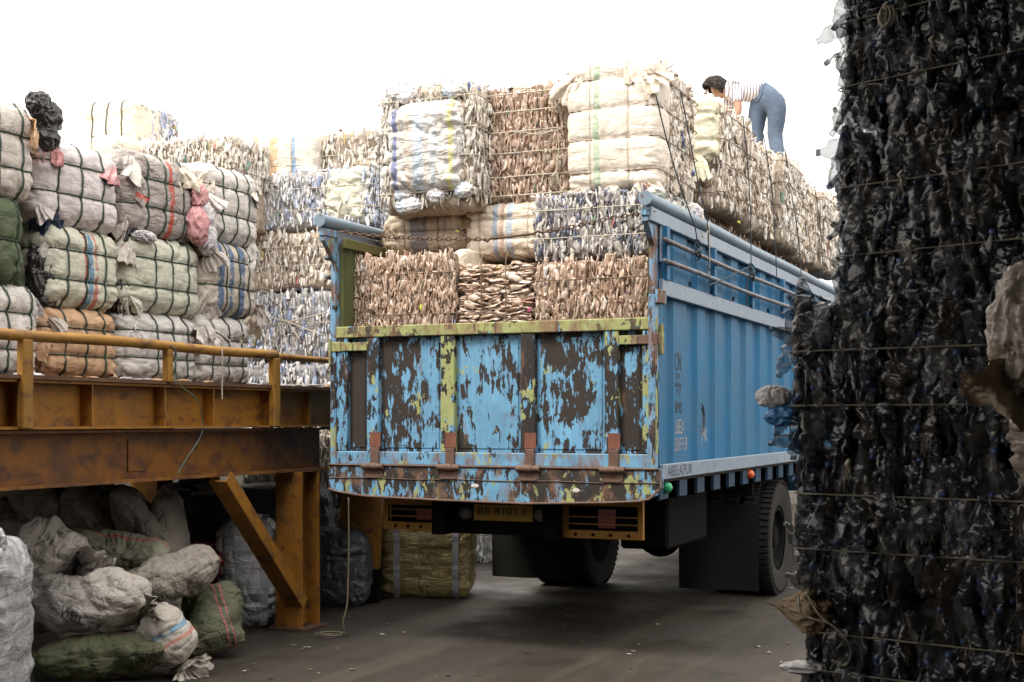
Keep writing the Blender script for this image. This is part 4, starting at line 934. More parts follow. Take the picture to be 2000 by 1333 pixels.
wrapped_bale('small white and pink wrapped bale under the cream cloth fronted one, behind the corner post', (-3.15, 9.98, 2.98), .1, .62, .5, .52, C_TWHITE, hz=(.3, .62), vx=(-.1, .2), tie=BROWN_TIE, seed=33, group=GL, n=32, tufts=[((.8, -1, .9), C_TWHITE, .25), ((.6, -1, .6), C_CREAM, .2), ((.9, -1, -.8), C_TWHITE, .2)])
# bales under the row, just below the tube
labs = ['shaded bottle bale under the overhanging row beside the first rope pair', 'shaded bottle bale under the overhang, second behind the top tube', 'shaded bottle bale under the overhang, third behind the top tube', 'shaded bottle bale under the overhang farthest along the top tube']
for k, (y, yy) in enumerate(((9.85, 10.95), (10.97, 12.05), (12.08, 13.2), (13.25, 14.8))):
    bottle_bale(labs[k], (-2.80-.45, (y+yy)/2, 2.32), 0, .90, yy-y, .97, *BR, group=GL, parts=50, seed=40+k, faces=('right', 'top'), zlo=.6, hz=(.8,), pu=.055)
wrapped_bale('pale inner bale of the load that the bent man stands on', (-3.75, 13.6, 3.25), 0, 1.3, 2.2, .88, C_CREAM, hz=(.3, .6), vx=(-.2, .2), seed=49, n=20, group=GL, tie=BROWN_TIE)
# scraps between tube and bales
scr = thing('plastic_scraps', 'shreds of plastic and cloth caught between the top tube and the bales', 'scraps', (TR-.1, 9.3, 3.08)); 
for k in range(12):
    rs = random.Random(k+5); add_crumple(scr, 'scrap', [C_TWHITE, C_CREAM, C_PALEG, C_DIRTY][k % 4], (rs.uniform(-.14, .0), rs.uniform(-.55, .75), rs.uniform(.0, .10)), rs.uniform(.05, .10), k+3, (1, 1.4, .7), 12)
# lashing ropes over the side
def wp(px, py, X): y = YP(px, X); return (X, y, ZP(py, X, y))
ropes = [((1281, 185), (1300, 265), (1330, 370), (1356, 440), (1362, 475)), ((1329, 178), (1345, 260), (1366, 370), (1381, 430), (1386, 555)), ((1451, 225), (1460, 320), (1466, 420), (1467, 520)), ((1491, 262), (1507, 370), (1514, 470), (1517, 540)), ((1533, 292), (1548, 390), (1560, 470), (1566, 560)), ((1589, 356), (1602, 440), (1608, 540))]
nm = ['slanting blue lashing rope nearest the corner post, over the tallest bale', 'second blue lashing rope, dropping from the rear edge of the tallest bale to the tube', 'lashing rope down the side just below the bent man', 'lashing rope below the man\'s feet, fourth from the corner post', 'fifth lashing rope from the corner post, down the bottle bales', 'farthest lashing rope beside the dark bottle stack']
for k, (pts, l) in enumerate(zip(ropes, nm)):
    P3 = [wp(p, q, -2.56+.02*(i > 1)) for i, (p, q) in enumerate(pts)]
    rope(l, P3, .0045, BLUE_ROPE, group='ropes lashing the load', seed=k)
for k, (px, py) in enumerate(((1362, 480), (1467, 525))):
    o = MB(); x, y, z = wp(px, py, -2.53)
    for j in range(5): o.tube([(x+.02*math.cos(q+j)+.01*j*.3, y+.025*math.cos(q*2+j), z+.04*math.sin(q)-.015*j) for q in np.linspace(0, 5.8, 14)], .006, 5)
    tag(o.build('rope_knot', BLUE_ROPE, smooth=True), ['blue rope knotted round the upper pipe near the corner', 'blue rope knot round the upper pipe below the man'][k], 'knot')
rope('thin cord slanting between the two pipes on the truck side', [wp(1384, 558, -2.54), wp(1425, 540, -2.54), wp(1466, 520, -2.54)], .005, BLUE_ROPE, 'cord', 'cord')
rope('pale twine hanging in a loop from the tube beside the second lashing rope', [wp(1370, 452, -2.55), wp(1374, 464, -2.54), wp(1380, 460, -2.54), wp(1384, 440, -2.55), wp(1386, 500, -2.54), wp(1385, 540, -2.54)], .004, WHITE_TIE, 'twine', 'twine')
rope('thin dark line running across the sky over the tops of the rear bales', [(XP(760, 9.1), 9.1, ZP(166, XP(760, 9.1), 9.1)), (XP(940, 9.1), 9.1, ZP(158, XP(940, 9.1), 9.1)), (XP(1112, 9.0), 9.0, ZP(147, XP(1112, 9.0), 9.0))], .0025, BLUE_ROPE, 'line', 'line')
rope('thin dark line hanging down beside the left edge of the tall film-wrapped bale', [(XP(740, 9.2), 9.2, ZP(260, XP(740, 9.2), 9.2)), (XP(741, 9.2), 9.2, ZP(350, XP(741, 9.2), 9.2)), (XP(740, 9.2), 9.2, ZP(462, XP(740, 9.2), 9.2))], .0025, BLUE_ROPE, 'line', 'line')
# chain across the back of the load
M_CHAIN = m_plain('rusty_chain', (.13, .075, .05), .6, .3, var=.5, scale=40)
cpx = [(664, 452), (700, 459), (780, 464), (860, 467), (948, 468)]; cpx2 = [(1060, 454), (1120, 443), (1200, 425), (1278, 413)]
CY = 8.33
def c3(l): return np.array([(XP(p, CY), CY, ZP(q, XP(p, CY), CY)) for p, q in l])
ch = thing('chain', 'rusty chain with a long hook stretched across the back of the load', 'chain', tuple(c3(cpx)[0]))
lk = MB().tube([(.0155*math.cos(q)*(1 if True else 1)+(.0085 if math.cos(q) > 0 else -.0085), .0085*math.sin(q)*1.25, 0) for q in np.linspace(0, 2*math.pi, 14, endpoint=False)], .0042, 5, True).mesh('chain_link', M_CHAIN, True)
o0 = np.array(ch.location[:])
for lst in (cpx, cpx2):
    P_ = c3(lst); seg = np.linalg.norm(np.diff(P_, axis=0), axis=1); L = seg.sum(); n = int(L/.037)
    cum = np.concatenate([[0], np.cumsum(seg)])
    for i in range(n):
        q = (i+.5)*L/n; p = np.array([np.interp(q, cum, P_[:, j]) for j in range(3)]); p2 = np.array([np.interp(min(q+.02, L), cum, P_[:, j]) for j in range(3)])
        dz = math.atan2(p2[2]-p[2], p2[0]-p[0]+1e-6) if q+.02 < L else 0
        o = bpy.data.objects.new('chain_link', lk); C.objects.link(o); o.parent = ch; o.location = tuple(p-o0)
        o.rotation_euler = ((R(80) if i % 2 else R(15)), -dz, 0)
hp = c3([(944, 468), (952, 472), (958, 466), (975, 465), (1010, 461), (1042, 457), (1050, 452), (1060, 455)])-o0
MB().tube(hp, .008, 8).build('hook', M_CHAIN, ch, smooth=True)

# ================================================================== BALES ON THE PLATFORM
GP = 'wrapped bales stacked on the platform'
FX = -6.10
def plat_bale(label, p0, p1, z0, z1, mat, X=FX, d=.75, rz=0., **k):
    ya, yb = YP(p0, X), YP(p1, X)
    # local x of the bale runs along the platform (world Y); its front (-y local) faces the truck
    return wrapped_bale(label, (X-d/2, (ya+yb)/2, z0), R(90)+rz, yb-ya-.02, d, z1-z0, mat, group=GP, **k)
D0 = 1.88
kw = dict(r=.11, pinch=.026, bulge=.03, wr=.010)
t11, _ = plat_bale('dirty cream bale at the left edge, topmost of its stack, black plastic on its corner', -95, 76, 2.97, 3.55, C_DIRTY, seed=51, hz=(.30, .66), vx=(-.30, .02, .30), X=-6.0, tufts=[((.9, -1, .9), C_TAN, .30)], **kw)
for k, (x, z, r_) in enumerate([(.36, .60, .07), (.43, .54, .08), (.42, .42, .07), (.30, .61, .05)]): add_crumple(t11, 'black_plastic', C_BLACKP, (x, -.38, z), r_, 3+k, (1., .8, 1.1), 22, .45, .8)
plat_bale('olive green wrapped bale at the left edge, middle of its stack', -95, 56, 2.45, 2.96, C_OLIVE, seed=52, hz=(.5,), vx=(-.28, .05, .36), X=-6.0, tufts=[((.95, -1, -.7), C_OLIVE, .22)], **kw)
plat_bale('light grey wrapped bale at the left edge, lowest of its stack behind the rail post', -95, 84, D0, 2.44, C_LIGHTG, seed=53, hz=(.3, .7), vx=(-.28, .1, .36), X=-6.0, tufts=[((.9, -1, .9), C_TWHITE, .22), ((.9, -1, -.9), C_TWHITE, .28), ((.8, -1, .2), C_WHITE, .2)], **kw)
t21, _ = plat_bale('white bale with pink flaps at its upper corners, topmost of the second stack', 73, 238, 2.89, 3.43, C_PINKW, seed=54, rz=R(-1), hz=(.36, .72), vx=(-.26, .0, .26), tufts=[((-.7, -1, .95), C_PINK, .22), ((.9, -1, .95), C_PINK, .24), ((.5, -1, 1), C_PINKW, .24), ((-1, -1, -.5), C_PINKW, .2)], **kw)
plat_bale('pale green bale with red and blue stripes, middle of the second stack', 90, 240, 2.36, 2.88, C_GREENW, seed=55, hz=(.33, .70), vx=(-.24, .0, .26), tufts=[((.95, -1, .7), C_PALEG, .2), ((-.9, -1, .9), C_WHITE, .2)], **kw)
plat_bale('orange tan wrapped bale behind the handrail, bottom of the second stack', 84, 238, D0, 2.35, C_TAN, seed=56, hz=(.34, .72), vx=(-.24, .02, .27), tufts=[((.9, -1, -.8), C_TAN, .24), ((-.9, -1, .2), C_TAN, .22), ((-.9, -1, .9), C_DIRTY, .2)], **kw)
t31, _ = plat_bale('grimy grey bale with one red stripe and a pink bundle, top of the third stack', 238, 396, 2.93, 3.50, C_GREYR, seed=57, rz=R(1), hz=(.34, .68), vx=(-.22, .0, .24), tufts=[((-.8, -1, 1), C_DIRTY, .28), ((.4, -1, 1), C_CREAM, .28), ((-1, -1, .2), C_GREYR, .26), ((-.9, -1, -.5), C_DIRTY, .26)], **kw)
for k, (x, z, r_, m) in enumerate([(.34, .12, .10, C_PINK), (.42, .20, .08, C_TWHITE), (.36, .34, .07, C_PINK), (.44, .05, .09, C_TWHITE)]): add_crumple(t31, 'cloth_bundle', m, (x, -.42, z), r_, 13+k, (1, .6, 1.2), 16)
plat_bale('plain pale green bale with five green ties, middle of the third stack', 245, 396, 2.38, 2.92, C_PALEG, seed=58, hz=(.33, .70), vx=(-.14, .08, .30), tufts=[((-.9, -1, .8), C_DIRTY, .22), ((-.95, -1, -.6), C_PALEG, .22)], **kw)
plat_bale('white crumpled bale behind the handrail, bottom of the third stack', 243, 392, D0, 2.37, m_cloth((.60, .575, .55), dirt=.16), seed=59, hz=(.36, .75), vx=(-.10, .12, .32), tufts=[((-.8, -1, .9), C_TWHITE, .26), ((-.9, -1, -.2), C_WHITE, .24), ((.9, -1, .8), C_DIRTY, .24), ((.9, -1, -.8), C_TWHITE, .28)], **kw)
t41, _ = plat_bale('light grey bale tilted to the right, top of the fourth stack', 394, 511, 2.99, 3.56, C_WHITE, seed=60, rz=R(2), rot=None, hz=(.36, .72), vx=(-.20, .05, .27), tufts=[((-.8, -1, .95), C_CREAM, .26), ((-.9, -1, .2), C_WHITE, .22), ((.8, -1, -.9), C_WHITE, .3), ((.95, -1, .6), C_DIRTY, .2)], **kw)
plat_bale('beige bale with crooked blue grey stripes, middle of the fourth stack', 396, 509, 2.42, 2.98, C_BLUSTR, seed=61, rz=R(3), hz=(.40, .76), vx=(-.16, .08, .30), tufts=[((-.9, -1, .8), C_DIRTY, .26), ((-.9, -1, -.3), C_DIRTY, .3), ((.9, -1, -.5), C_DIRTY, .3), ((.7, -1, -.9), C_CREAM, .3)], **kw)
plat_bale('whitish bale behind the handrail with a rolled cloth end, bottom of the fourth stack', 390, 494, D0, 2.41, C_LIGHTG, seed=62, hz=(.3, .66), vx=(-.28, .03, .30), tufts=[((.9, -1, .8), C_CREAM, .28), ((1, -1, -.8), C_DIRTY, .18), ((-.9, -1, .9), C_DIRTY, .2), ((-.8, -1, .7), C_WHITE, .24)], **kw)
# sunken plastic stuffed between the stacks
for k, (px, z, l) in enumerate([(80, 2.55, 'black crumpled plastic stuffed between the first two stacks, beside the striped bale'), (84, 2.95, 'dark blue crumpled plastic between the first two stacks, upper part'), (242, 2.5, 'dark crumpled plastic in the gap between the second and third stacks'), (240, 2.95, 'dark plastic behind the gap between the two top bales'), (250, 2.90, 'clear crumpled film lying over the pale green bale of the third stack'), (396, 2.42, 'dirty beige rag hanging at the foot of the blue striped bale')]):
    m = [C_BLACKP, C_BLACKP if False else C_NAVY, C_BLACKP, C_BLACKP, C_TWHITE, C_DIRTY][k]; y = YP(px, FX-.12)
    P_, F_ = crumple(.095 if k != 4 else .055, k+60, (.7, 1 if k != 4 else 1.6, 2.0 if k not in (4,) else .6), 20, .7, 1.4); tag(MB().add(P_+np.array([FX-.10 if k != 4 else FX+.02, y, z]), F_).build('plastic_rag', m, smooth=True), l, 'rag')
# second row, in shade behind
for k, (ya, yb, l) in enumerate(((5.3, 6.55, 'dark wrapped bale behind the left edge stack'), (6.57, 7.6, 'dark wrapped bale behind the striped bale'), (7.62, 8.4, 'dark wrapped bale behind the third stack'), (8.42, 9.15, 'dark wrapped bale behind the fourth stack'))):
    wrapped_bale(l, (-7.35, (ya+yb)/2, D0), R(90), yb-ya, .8, 1.5, C_BLACKP if k < 2 else C_SACK, hz=(.3, .6), vx=(-.2, .2), seed=80+k, n=18, group='back row of bales on the platform')
# far bale peeking over the top, cloth end and bottle side
SX, SYY = -8.69, 10.73
wrapped_bale('cream bale in the far row that carries the small tied bale', (-9.2, 10.9, 1.88), 0, 1.5, 1.5, 2.44, C_CREAM, hz=(.3, .6, .9), vx=(-.3, 0, .3), seed=85, n=24, group='bales in the far rows', tufts=[((-.4, -1, .98), C_CREAM, .25), ((.3, -1, .98), C_TWHITE, .25), ((.9, -1, .95), C_BLUSTR, .3)])
t = bottle_bale('small bale high at the back left with cream strapped end and blue bottle side', (-8.98, 11.08, 4.31), R(2), .60, .72, .46, *BW, parts=70, seed=86, hz=(), faces=('right', 'top', 'left'), group='bales in the far rows')
S = Soft(.60, .5, .47, (.1,), (-.20, -.02, .16), r=.06, pinch=.02, bulge=.02, wr=.012, seed=86); q = S.mesh(30).build('cloth_cover', C_CREAM, t, smooth=True); q.location = (-.01, -.14, 0)
for x in (-.20, -.02, .16): q = MB().tube(S.vloop(x), .006, 5, True).build('strap', GREEN_TIE, t, smooth=True); q.location = (-.01, -.14, 0)
bottle_bale('low row of blue and white bottles beside the small tied bale at the back', (-7.9, 10.9, 3.45), R(4), 1.0, .9, .86, *PA, parts=60, seed=87, hz=(.6,), faces=('right', 'front', 'top'), zlo=.4, group='bales in the far rows')
wrapped_bale('pale orange striped bale just left of the blue bottle stack, at the back', (-7.45, 11.6, 3.4), R(10), .9, .8, 1.02, m_cloth((.66, .62, .55), stripes=((-.2, .06, (.65, .45, .22)), (.0, .08, (.62, .42, .25)), (.2, .05, (.25, .35, .5))), dirt=.1), hz=(.3, .7), vx=(-.2, .2), seed=88, n=28, group='bales in the far rows', tie=WHITE_TIE)
# blue and white stack beside the end of the platform, standing on the ground
BY = 11.15; GBW = 'blue white bottle bales stacked beyond the platform end'
def bws(label, p0, p1, z0, z1, seed, kit=BW, parts=120, Y=BY, d=1.25, rz=0, **k):
    a, b = XP(p0, Y), XP(p1, Y)
    return bottle_bale(label, ((a+b)/2, Y+d/2, z0), rz, b-a, d, z1-z0, *kit, parts=parts, seed=seed, tie=WHITE_TIE, group=GBW, pu=.036, pv=.12, faces=k.pop('faces', ('front', 'right', 'top')), poke=k.pop('poke', .02), **k)
bws('pale bottle bale topping the stack behind the truck\'s left corner', 500, 735, 4.04, 4.46, 91, PA, 120, Y=BY+.25, hz=(.4,), tr=.004)
t = bws('strongly blue bottle bale with a pale cloth flap on its right, fourth from the ground', 478, 722, 3.48, 4.05, 92, BW, 150, hz=(.30, .66), rz=R(1), tr=.004)
S = Soft(.42, .8, .50, [.2], (-.1, .08), r=.08, pinch=.02, bulge=.03, wr=.02, seed=92); q = S.mesh(30).build('cloth_cover', C_PALEG, t, smooth=True); q.location = (.42, -.23, .04)
for k in range(4): add_tuft(t, 'loose_flap', C_CREAM, (.25+.08*k, -.60, .44), rotz=R(-60), roty=.9, L=.24, W_=.12, seed=90+k, pleats=5, droop=.5)
bws('pale bottle bale level with the truck\'s left top tube', 474, 700, 2.90, 3.49, 93, PA, 150, hz=(.36, .68), rz=R(-1), tr=.004)
bws('blue and white bottle bale with white rope crossed over it, left of the truck post', 472, 712, 2.21, 2.90, 94, BW, 160, hz=(.5,), tr=.004)
bws('bottle bale behind the end of the handrail', 468, 712, 1.56, 2.20, 95, BW, 110, hz=(.62,), tr=.004)
bws('bottle bale seen through the gap between the platform beams', 470, 720, .80, 1.55, 96, PA, 70, hz=(.5,))
bws('bottom bottle bale of the stack, in shade under the platform', 470, 720, .0, .80, 97, PA, 30, hz=(.5,))
for nrope, l in enumerate(([(520, 617), (560, 628), (600, 620), (640, 610)], [(545, 622), (590, 640), (630, 655)], [(538, 660), (548, 630), (556, 660)], [(560, 625), (572, 645), (585, 662)])):
    yy = BY-.05; curve = [(XP(p, yy), yy, ZP(q, XP(p, yy), yy)) for p, q in l]
    rope(['upper white rope strand sagging across the blue and white bottle bale','second white rope strand running down to the right across the blue and white bale','short white rope end hanging left on the blue and white bale','short white rope end hanging right on the blue and white bale'][nrope], curve, .006, WHITE_TIE, group='white rope strands over the bottle bale')
wrapped_bale('white wrapped bale with pink stripe between the stack and the loaded truck', (XP(722, 13.2), 13.2, 0), 0, .95, .9, 3.95, m_cloth((.68, .64, .60), stripes=((.1, .02, (.55, .25, .25)), (.14, .02, (.5, .3, .3))), dirt=.1), hz=(.5, .65, .8, .92), vx=(-.3, 0, .3), seed=98, n=30, group='bales in the far rows', tie=WHITE_TIE)

for (px, py, Y_, m_, l_, sq_) in ((822, 601, 8.56, (.62, .62, .05), 'small bright yellow scrap stuck in the left brown bottle bale above the tailgate', (.5, .4, 1.3)), (1034, 606, 8.58, (.42, .08, .16), 'magenta scrap poking from the foot of the right brown bottle bale', (.9, .4, 1.2)), (893, 452, 8.88, (.6, .5, .1), 'small yellow scrap at the corner of the cream striped bale', (1, .6, .6))):
    x_ = XP(px, Y_); P_, F_ = crumple(.015, px, sq_, 8, .4); tag(MB().add(P_+np.array([x_, Y_, ZP(py, x_, Y_)]), F_).build('plastic_scrap', m_cloth(m_, dirt=.05, rough=.4), smooth=True), l_, 'scrap')
P_, F_ = crumple(.03, 7, (.3, 1.2, .3), 8, .3); tag(MB().add(P_+np.array(wp(1443, 435, -2.52)), F_).build('plastic_scrap', m_cloth((.62, .62, .05), dirt=.05, rough=.4), smooth=True), 'yellow strip hanging below the overhanging bales on the truck side', 'scrap')
# ================================================================== DARK BOTTLE STACK ON THE RIGHT
P_CLEAR = m_palette('clear_dusty_bottle_plastic', [(.08, .08, .085), (.045, .045, .05), (.13, .125, .12), (.03, .03, .035), (.07, .055, .04), (.18, .18, .185), (.035, .045, .07), (.05, .05, .05), (.022, .022, .025)], .09, trans=.66, spec=1., bump=.25, streak=(40, .3), spots=False)
P_CAPN = m_palette('near_bottle_caps', [(.05, .09, .22), (.20, .22, .26), (.07, .12, .30), (.13, .13, .14), (.04, .06, .13)], .3, seed=.3, trans=.3, spots=False)
NB = ([P_CLEAR, P_CAPN], K_BLACK, 'near')
NEAR_TIE = m_plain('dull_twine', (.30, .26, .19), .8, var=.5, scale=14); SYAW = R(-20.7); GN = 'dark bottle bales stacked at the right'
def near_bale(label, px, D, z0, z1, seed, w=1.35, d=.8, yaw=0., parts=285, **k):
    x, y, _ = W(px, 0, D); a = SYAW+yaw; ex = np.array([math.cos(a), math.sin(a)]); ey = np.array([-math.sin(a), math.cos(a)])
    c = np.array([x, y])+ex*(w/2+.03)+ey*d/2
    return bottle_bale(label, (c[0], c[1], z0), a, w, d, z1-z0, *NB, faces=('front', 'left', 'top'), variants=HIGH, parts=parts, seed=seed, group=GN, tie=k.pop('tie', NEAR_TIE), pu=.050, pv=.135, sc=.86, face_spin=.55,
                       layers=2, tilt=.13, poke=.014, tr=.0028, inset=.085, **k), c, a
near = []
for args in [('topmost dark bottle bale, tied with looped pale twine, cut by the top of the picture', 1632, 5.0, 2.70, 3.36, 201, dict(hz=(.22, .58), yaw=R(-4))),
             ('black bottle bale second from the top of the right stack', 1625, 5.0, 2.045, 2.675, 202, dict(hz=(.28, .68), yaw=R(-2))),
             ('black bottle bale with a bright crushed upper edge that sticks out left, in mid stack', 1532, 4.95, 1.515, 2.035, 203, dict(hz=(.30, .68), yaw=R(5))),
             ('black bottle bale third from the bottom, beside the truck\'s rear wheel', 1543, 4.95, 1.0, 1.50, 204, dict(hz=(.30, .70), yaw=R(6))),
             ('lowest dark bottle bale in the right foreground, brown cloth stuck in its left side', 1560, 4.95, 0.0, .985, 205, dict(hz=(.72, .86), zlo=.45, yaw=R(5)))]:
    near.append(near_bale(*args[:-1], **args[-1]))
# single bottles standing proud of the left edge
def near_local(i, px, py, D=5.0):
    t, c, a = near[i]; p = np.array(W(px, py, D)); d = p[:2]-c; ex = np.array([math.cos(a), math.sin(a)]); ey = np.array([-math.sin(a), math.cos(a)])
    return np.array([d@ex, d@ey, p[2]-t.location[2]])
rs = np.random.RandomState(3); shared = bottle_objs([P_CLEAR, P_CAPN], 'near', HIGH)
edge_px = {0: [(1622, 20), (1612, 60), (1628, 95), (1622, 130), (1634, 165), (1630, 195), (1622, 225), (1628, 250)], 1: [(1620, 290), (1614, 330), (1626, 350), (1628, 390), (1622, 430), (1632, 470), (1626, 540), (1616, 575)],
           2: [(1560, 590), (1545, 580), (1530, 620), (1522, 660), (1516, 700), (1500, 780), (1512, 790), (1508, 830), (1522, 860)], 3: [(1552, 900), (1556, 960), (1548, 1010), (1545, 1040), (1552, 1080), (1562, 1110), (1550, 1130)], 4: [(1580, 1170), (1572, 1150), (1590, 1200)]}
for i, lst in edge_px.items():
    for (px, py) in lst:
        p = near_local(i, px+24, py, 5.02); ax = np.array([rs.uniform(-1, .1), rs.uniform(-.6, .6), rs.uniform(-1, 1)]); ax /= np.linalg.norm(ax)
        M = rotm(ax, rs.uniform(0, 6), rs, .1)*.82; o = bpy.data.objects.new('bottle', shared[rs.randint(12)]); C.objects.link(o); o.parent = near[i][0]
        o.matrix_local = Matrix([list(M[0])+[p[0]], list(M[1])+[p[1]], list(M[2])+[p[2]], [0, 0, 0, 1]])
# twine knots
for i, px, py, r in ((0, 1757, 22, .035), (0, 1905, 108, .02), (1, 1800, 352, .02), (1, 1828, 488, .02), (3, 1680, 905, .02)):
    p = near_local(i, px, py, 4.8); t = near[i][0]; w, d = 1.35, .8
    loops(t, (p[0], -d/2-.075, p[2]), r, 5 if r > .03 else 0, WHITE_TIE, i*7+px)
tag_o = None
def on_near(i, pts, r, mat, label, cat, D=4.93):
    return rope(label, [W(p, q, D) for p, q in pts], r, mat, cat, 'twine')
on_near(4, [(1575, 1158), (1600, 1200), (1640, 1235), (1662, 1270), (1650, 1300), (1625, 1290)], .004, WHITE_TIE, 'loose pale twine looping out of the lowest dark bale', 'twine', 4.80)
on_near(4, [(1560, 1165), (1565, 1200), (1590, 1210), (1620, 1218)], .004, WHITE_TIE, 'short pale twine round the brown cloth on the lowest dark bale', 'twine', 4.82)
P_, F_ = crumple(.068, 301, (1.5, .8, .8), 26, .55, 1.3); P_[:, 1:] *= np.clip(1.0+P_[:, :1]*9, .12, 1.3); P_[:, 2] -= .15*P_[:, 0]; tag(MB().add(P_+np.array(W(1563, 1192, 4.95)), F_).build('brown_rag', C_BUR, smooth=True), 'pointed brown rag sticking out of the lowest dark bale on its left', 'rag')
P_, F_ = crumple(.06, 302, (1.4, .8, .35), 16, .4); tag(MB().add(P_+np.array(W(1575, 1305, 4.95)), F_).build('white_rag', C_TWHITE, smooth=True), 'small white scrap at the foot of the dark bales, bottom edge of the picture', 'rag')
P_, F_ = crumple(.048, 303, (1.25, .6, .85), 20, .25); tag(MB().add(P_+np.array(W(1510, 776, 4.98)), F_).build('flattened_bag', C_TWHITE, smooth=True), 'pale flattened plastic jug jutting left from the mid stack bale, against the blue truck', 'jug')
P_, F_ = crumple(.05, 304, (1.2, .6, .7), 16, .5); tag(MB().add(P_+np.array(W(1532, 812, 4.97)), F_).build('blue_bag', m_cloth((.06, .22, .50), rough=.35, film=True, dirt=.1), smooth=True), 'bright blue plastic bag scrap jutting from the mid stack bale', 'bag')
# neighbour at the right edge of the picture
x, y, _ = W(2040, 0, 3.95)
wrapped_bale('brown sacking bale at the lower right edge of the picture', (x+.50, y+.18, 0), R(-18), .95, .7, 1.42, C_BUR, hz=(.5, .8), vx=(), tie=BROWN_TIE, seed=310, n=30, group='sacking bales at the right edge', tufts=[((-1, -1, .6), C_BUR, .12), ((-1, -1, .2), C_BUR, .10)])
wrapped_bale('pale plastic covered bale at the right edge above the sacking', (x+.50, y+.18, 1.43), R(-18), .98, .7, .50, m_cloth((.34, .29, .25), rough=.3, dirt=.4, film=True), hz=(.5,), vx=(), tie=BROWN_TIE, seed=311, n=36, wr=.03, group='sacking bales at the right edge')
rs_ = random.Random(4)
th_ = thing('burlap_flap', 'torn brown burlap flap sticking out over the dark bales at the right edge', 'burlap', W(2000, 745, 3.9))
o3 = np.array(W(2000, 745, 3.9)); nU, nV = 34, 26; Vb = []
for j in range(nV+1):
    for i in range(nU+1):
        u, v = i/nU, j/nV
        top = np.array([2010-(128)*u, 688+46*u+6*math.sin(u*9)]); bot = np.array([2010-(140)*u+10*u*u, 850-72*u+5*math.sin(u*7+1)])
        q = top*(1-v)+bot*v; dpt = 3.86+.10*math.sin(v*2.6+.4)*(1-.5*u)-.05*u+.035*math.sin(u*5+v*4)
        Vb.append(np.array(W(q[0], q[1], dpt))-o3)
Vb = np.array(Vb); Vb += .012*np.stack([gnoise(Vb*14+k*5) for k in range(3)], 1)+.006*np.stack([ridged(Vb*26+k*5, 2) for k in range(3)], 1)
i = np.arange(nV)[:, None]*(nU+1)+np.arange(nU)[None]; Fb = np.stack([i, i+1, i+nU+2, i+nU+1], -1).reshape(-1, 4)
q = MB().add(Vb, Fb).build('cloth', C_TORN, th_, smooth=True)
edge_pts = [Vb[j*(nU+1)+nU] for j in range(nV+1)]+[Vb[i_] for i_ in range(nU//2, nU)]
mb = MB()
for k in range(70):
    p0 = np.array(edge_pts[rs_.randrange(len(edge_pts))])
    mb.tube([p0, p0+np.array([rs_.uniform(-.008, .006), rs_.uniform(-.01, .0), rs_.uniform(-.004, .01)]), p0+np.array([rs_.uniform(-.016, .01), rs_.uniform(-.01, 0), rs_.uniform(-.01, .014)])], .0011, 3)
mb.build('frayed_threads', BROWN_TIE, th_, kind='stuff')
P_, F_ = crumple(.13, 321, (.75, .6, 1.25), 30, .45, 1.3); tag(MB().add(P_+np.array(W(2012, 645, 3.92)), F_).build('plastic_bundle', m_cloth((.42, .36, .31), rough=.3, dirt=.35, film=True), smooth=True), 'crumpled pale brown plastic bundle at the right edge above the burlap flap', 'bundle')
mb = MB()
for k in range(60):
    z = rs_.uniform(.05, 1.3); p0 = np.array(W(1992+rs_.uniform(-6, 22), 820+(1.62-z)*2622/3.9, 3.88)); v = np.array([rs_.uniform(-.05, .03), rs_.uniform(-.05, 0), rs_.uniform(-.10, .05)])
    mb.tube([p0, p0+v*.5+np.array([0, 0, .01]), p0+v], .0018, 3)
o = mb.build('loose_fibres', BROWN_TIE, smooth=True); o['kind'] = 'stuff'; o['label'] = 'loose brown fibres hanging from the sacking bale'; 

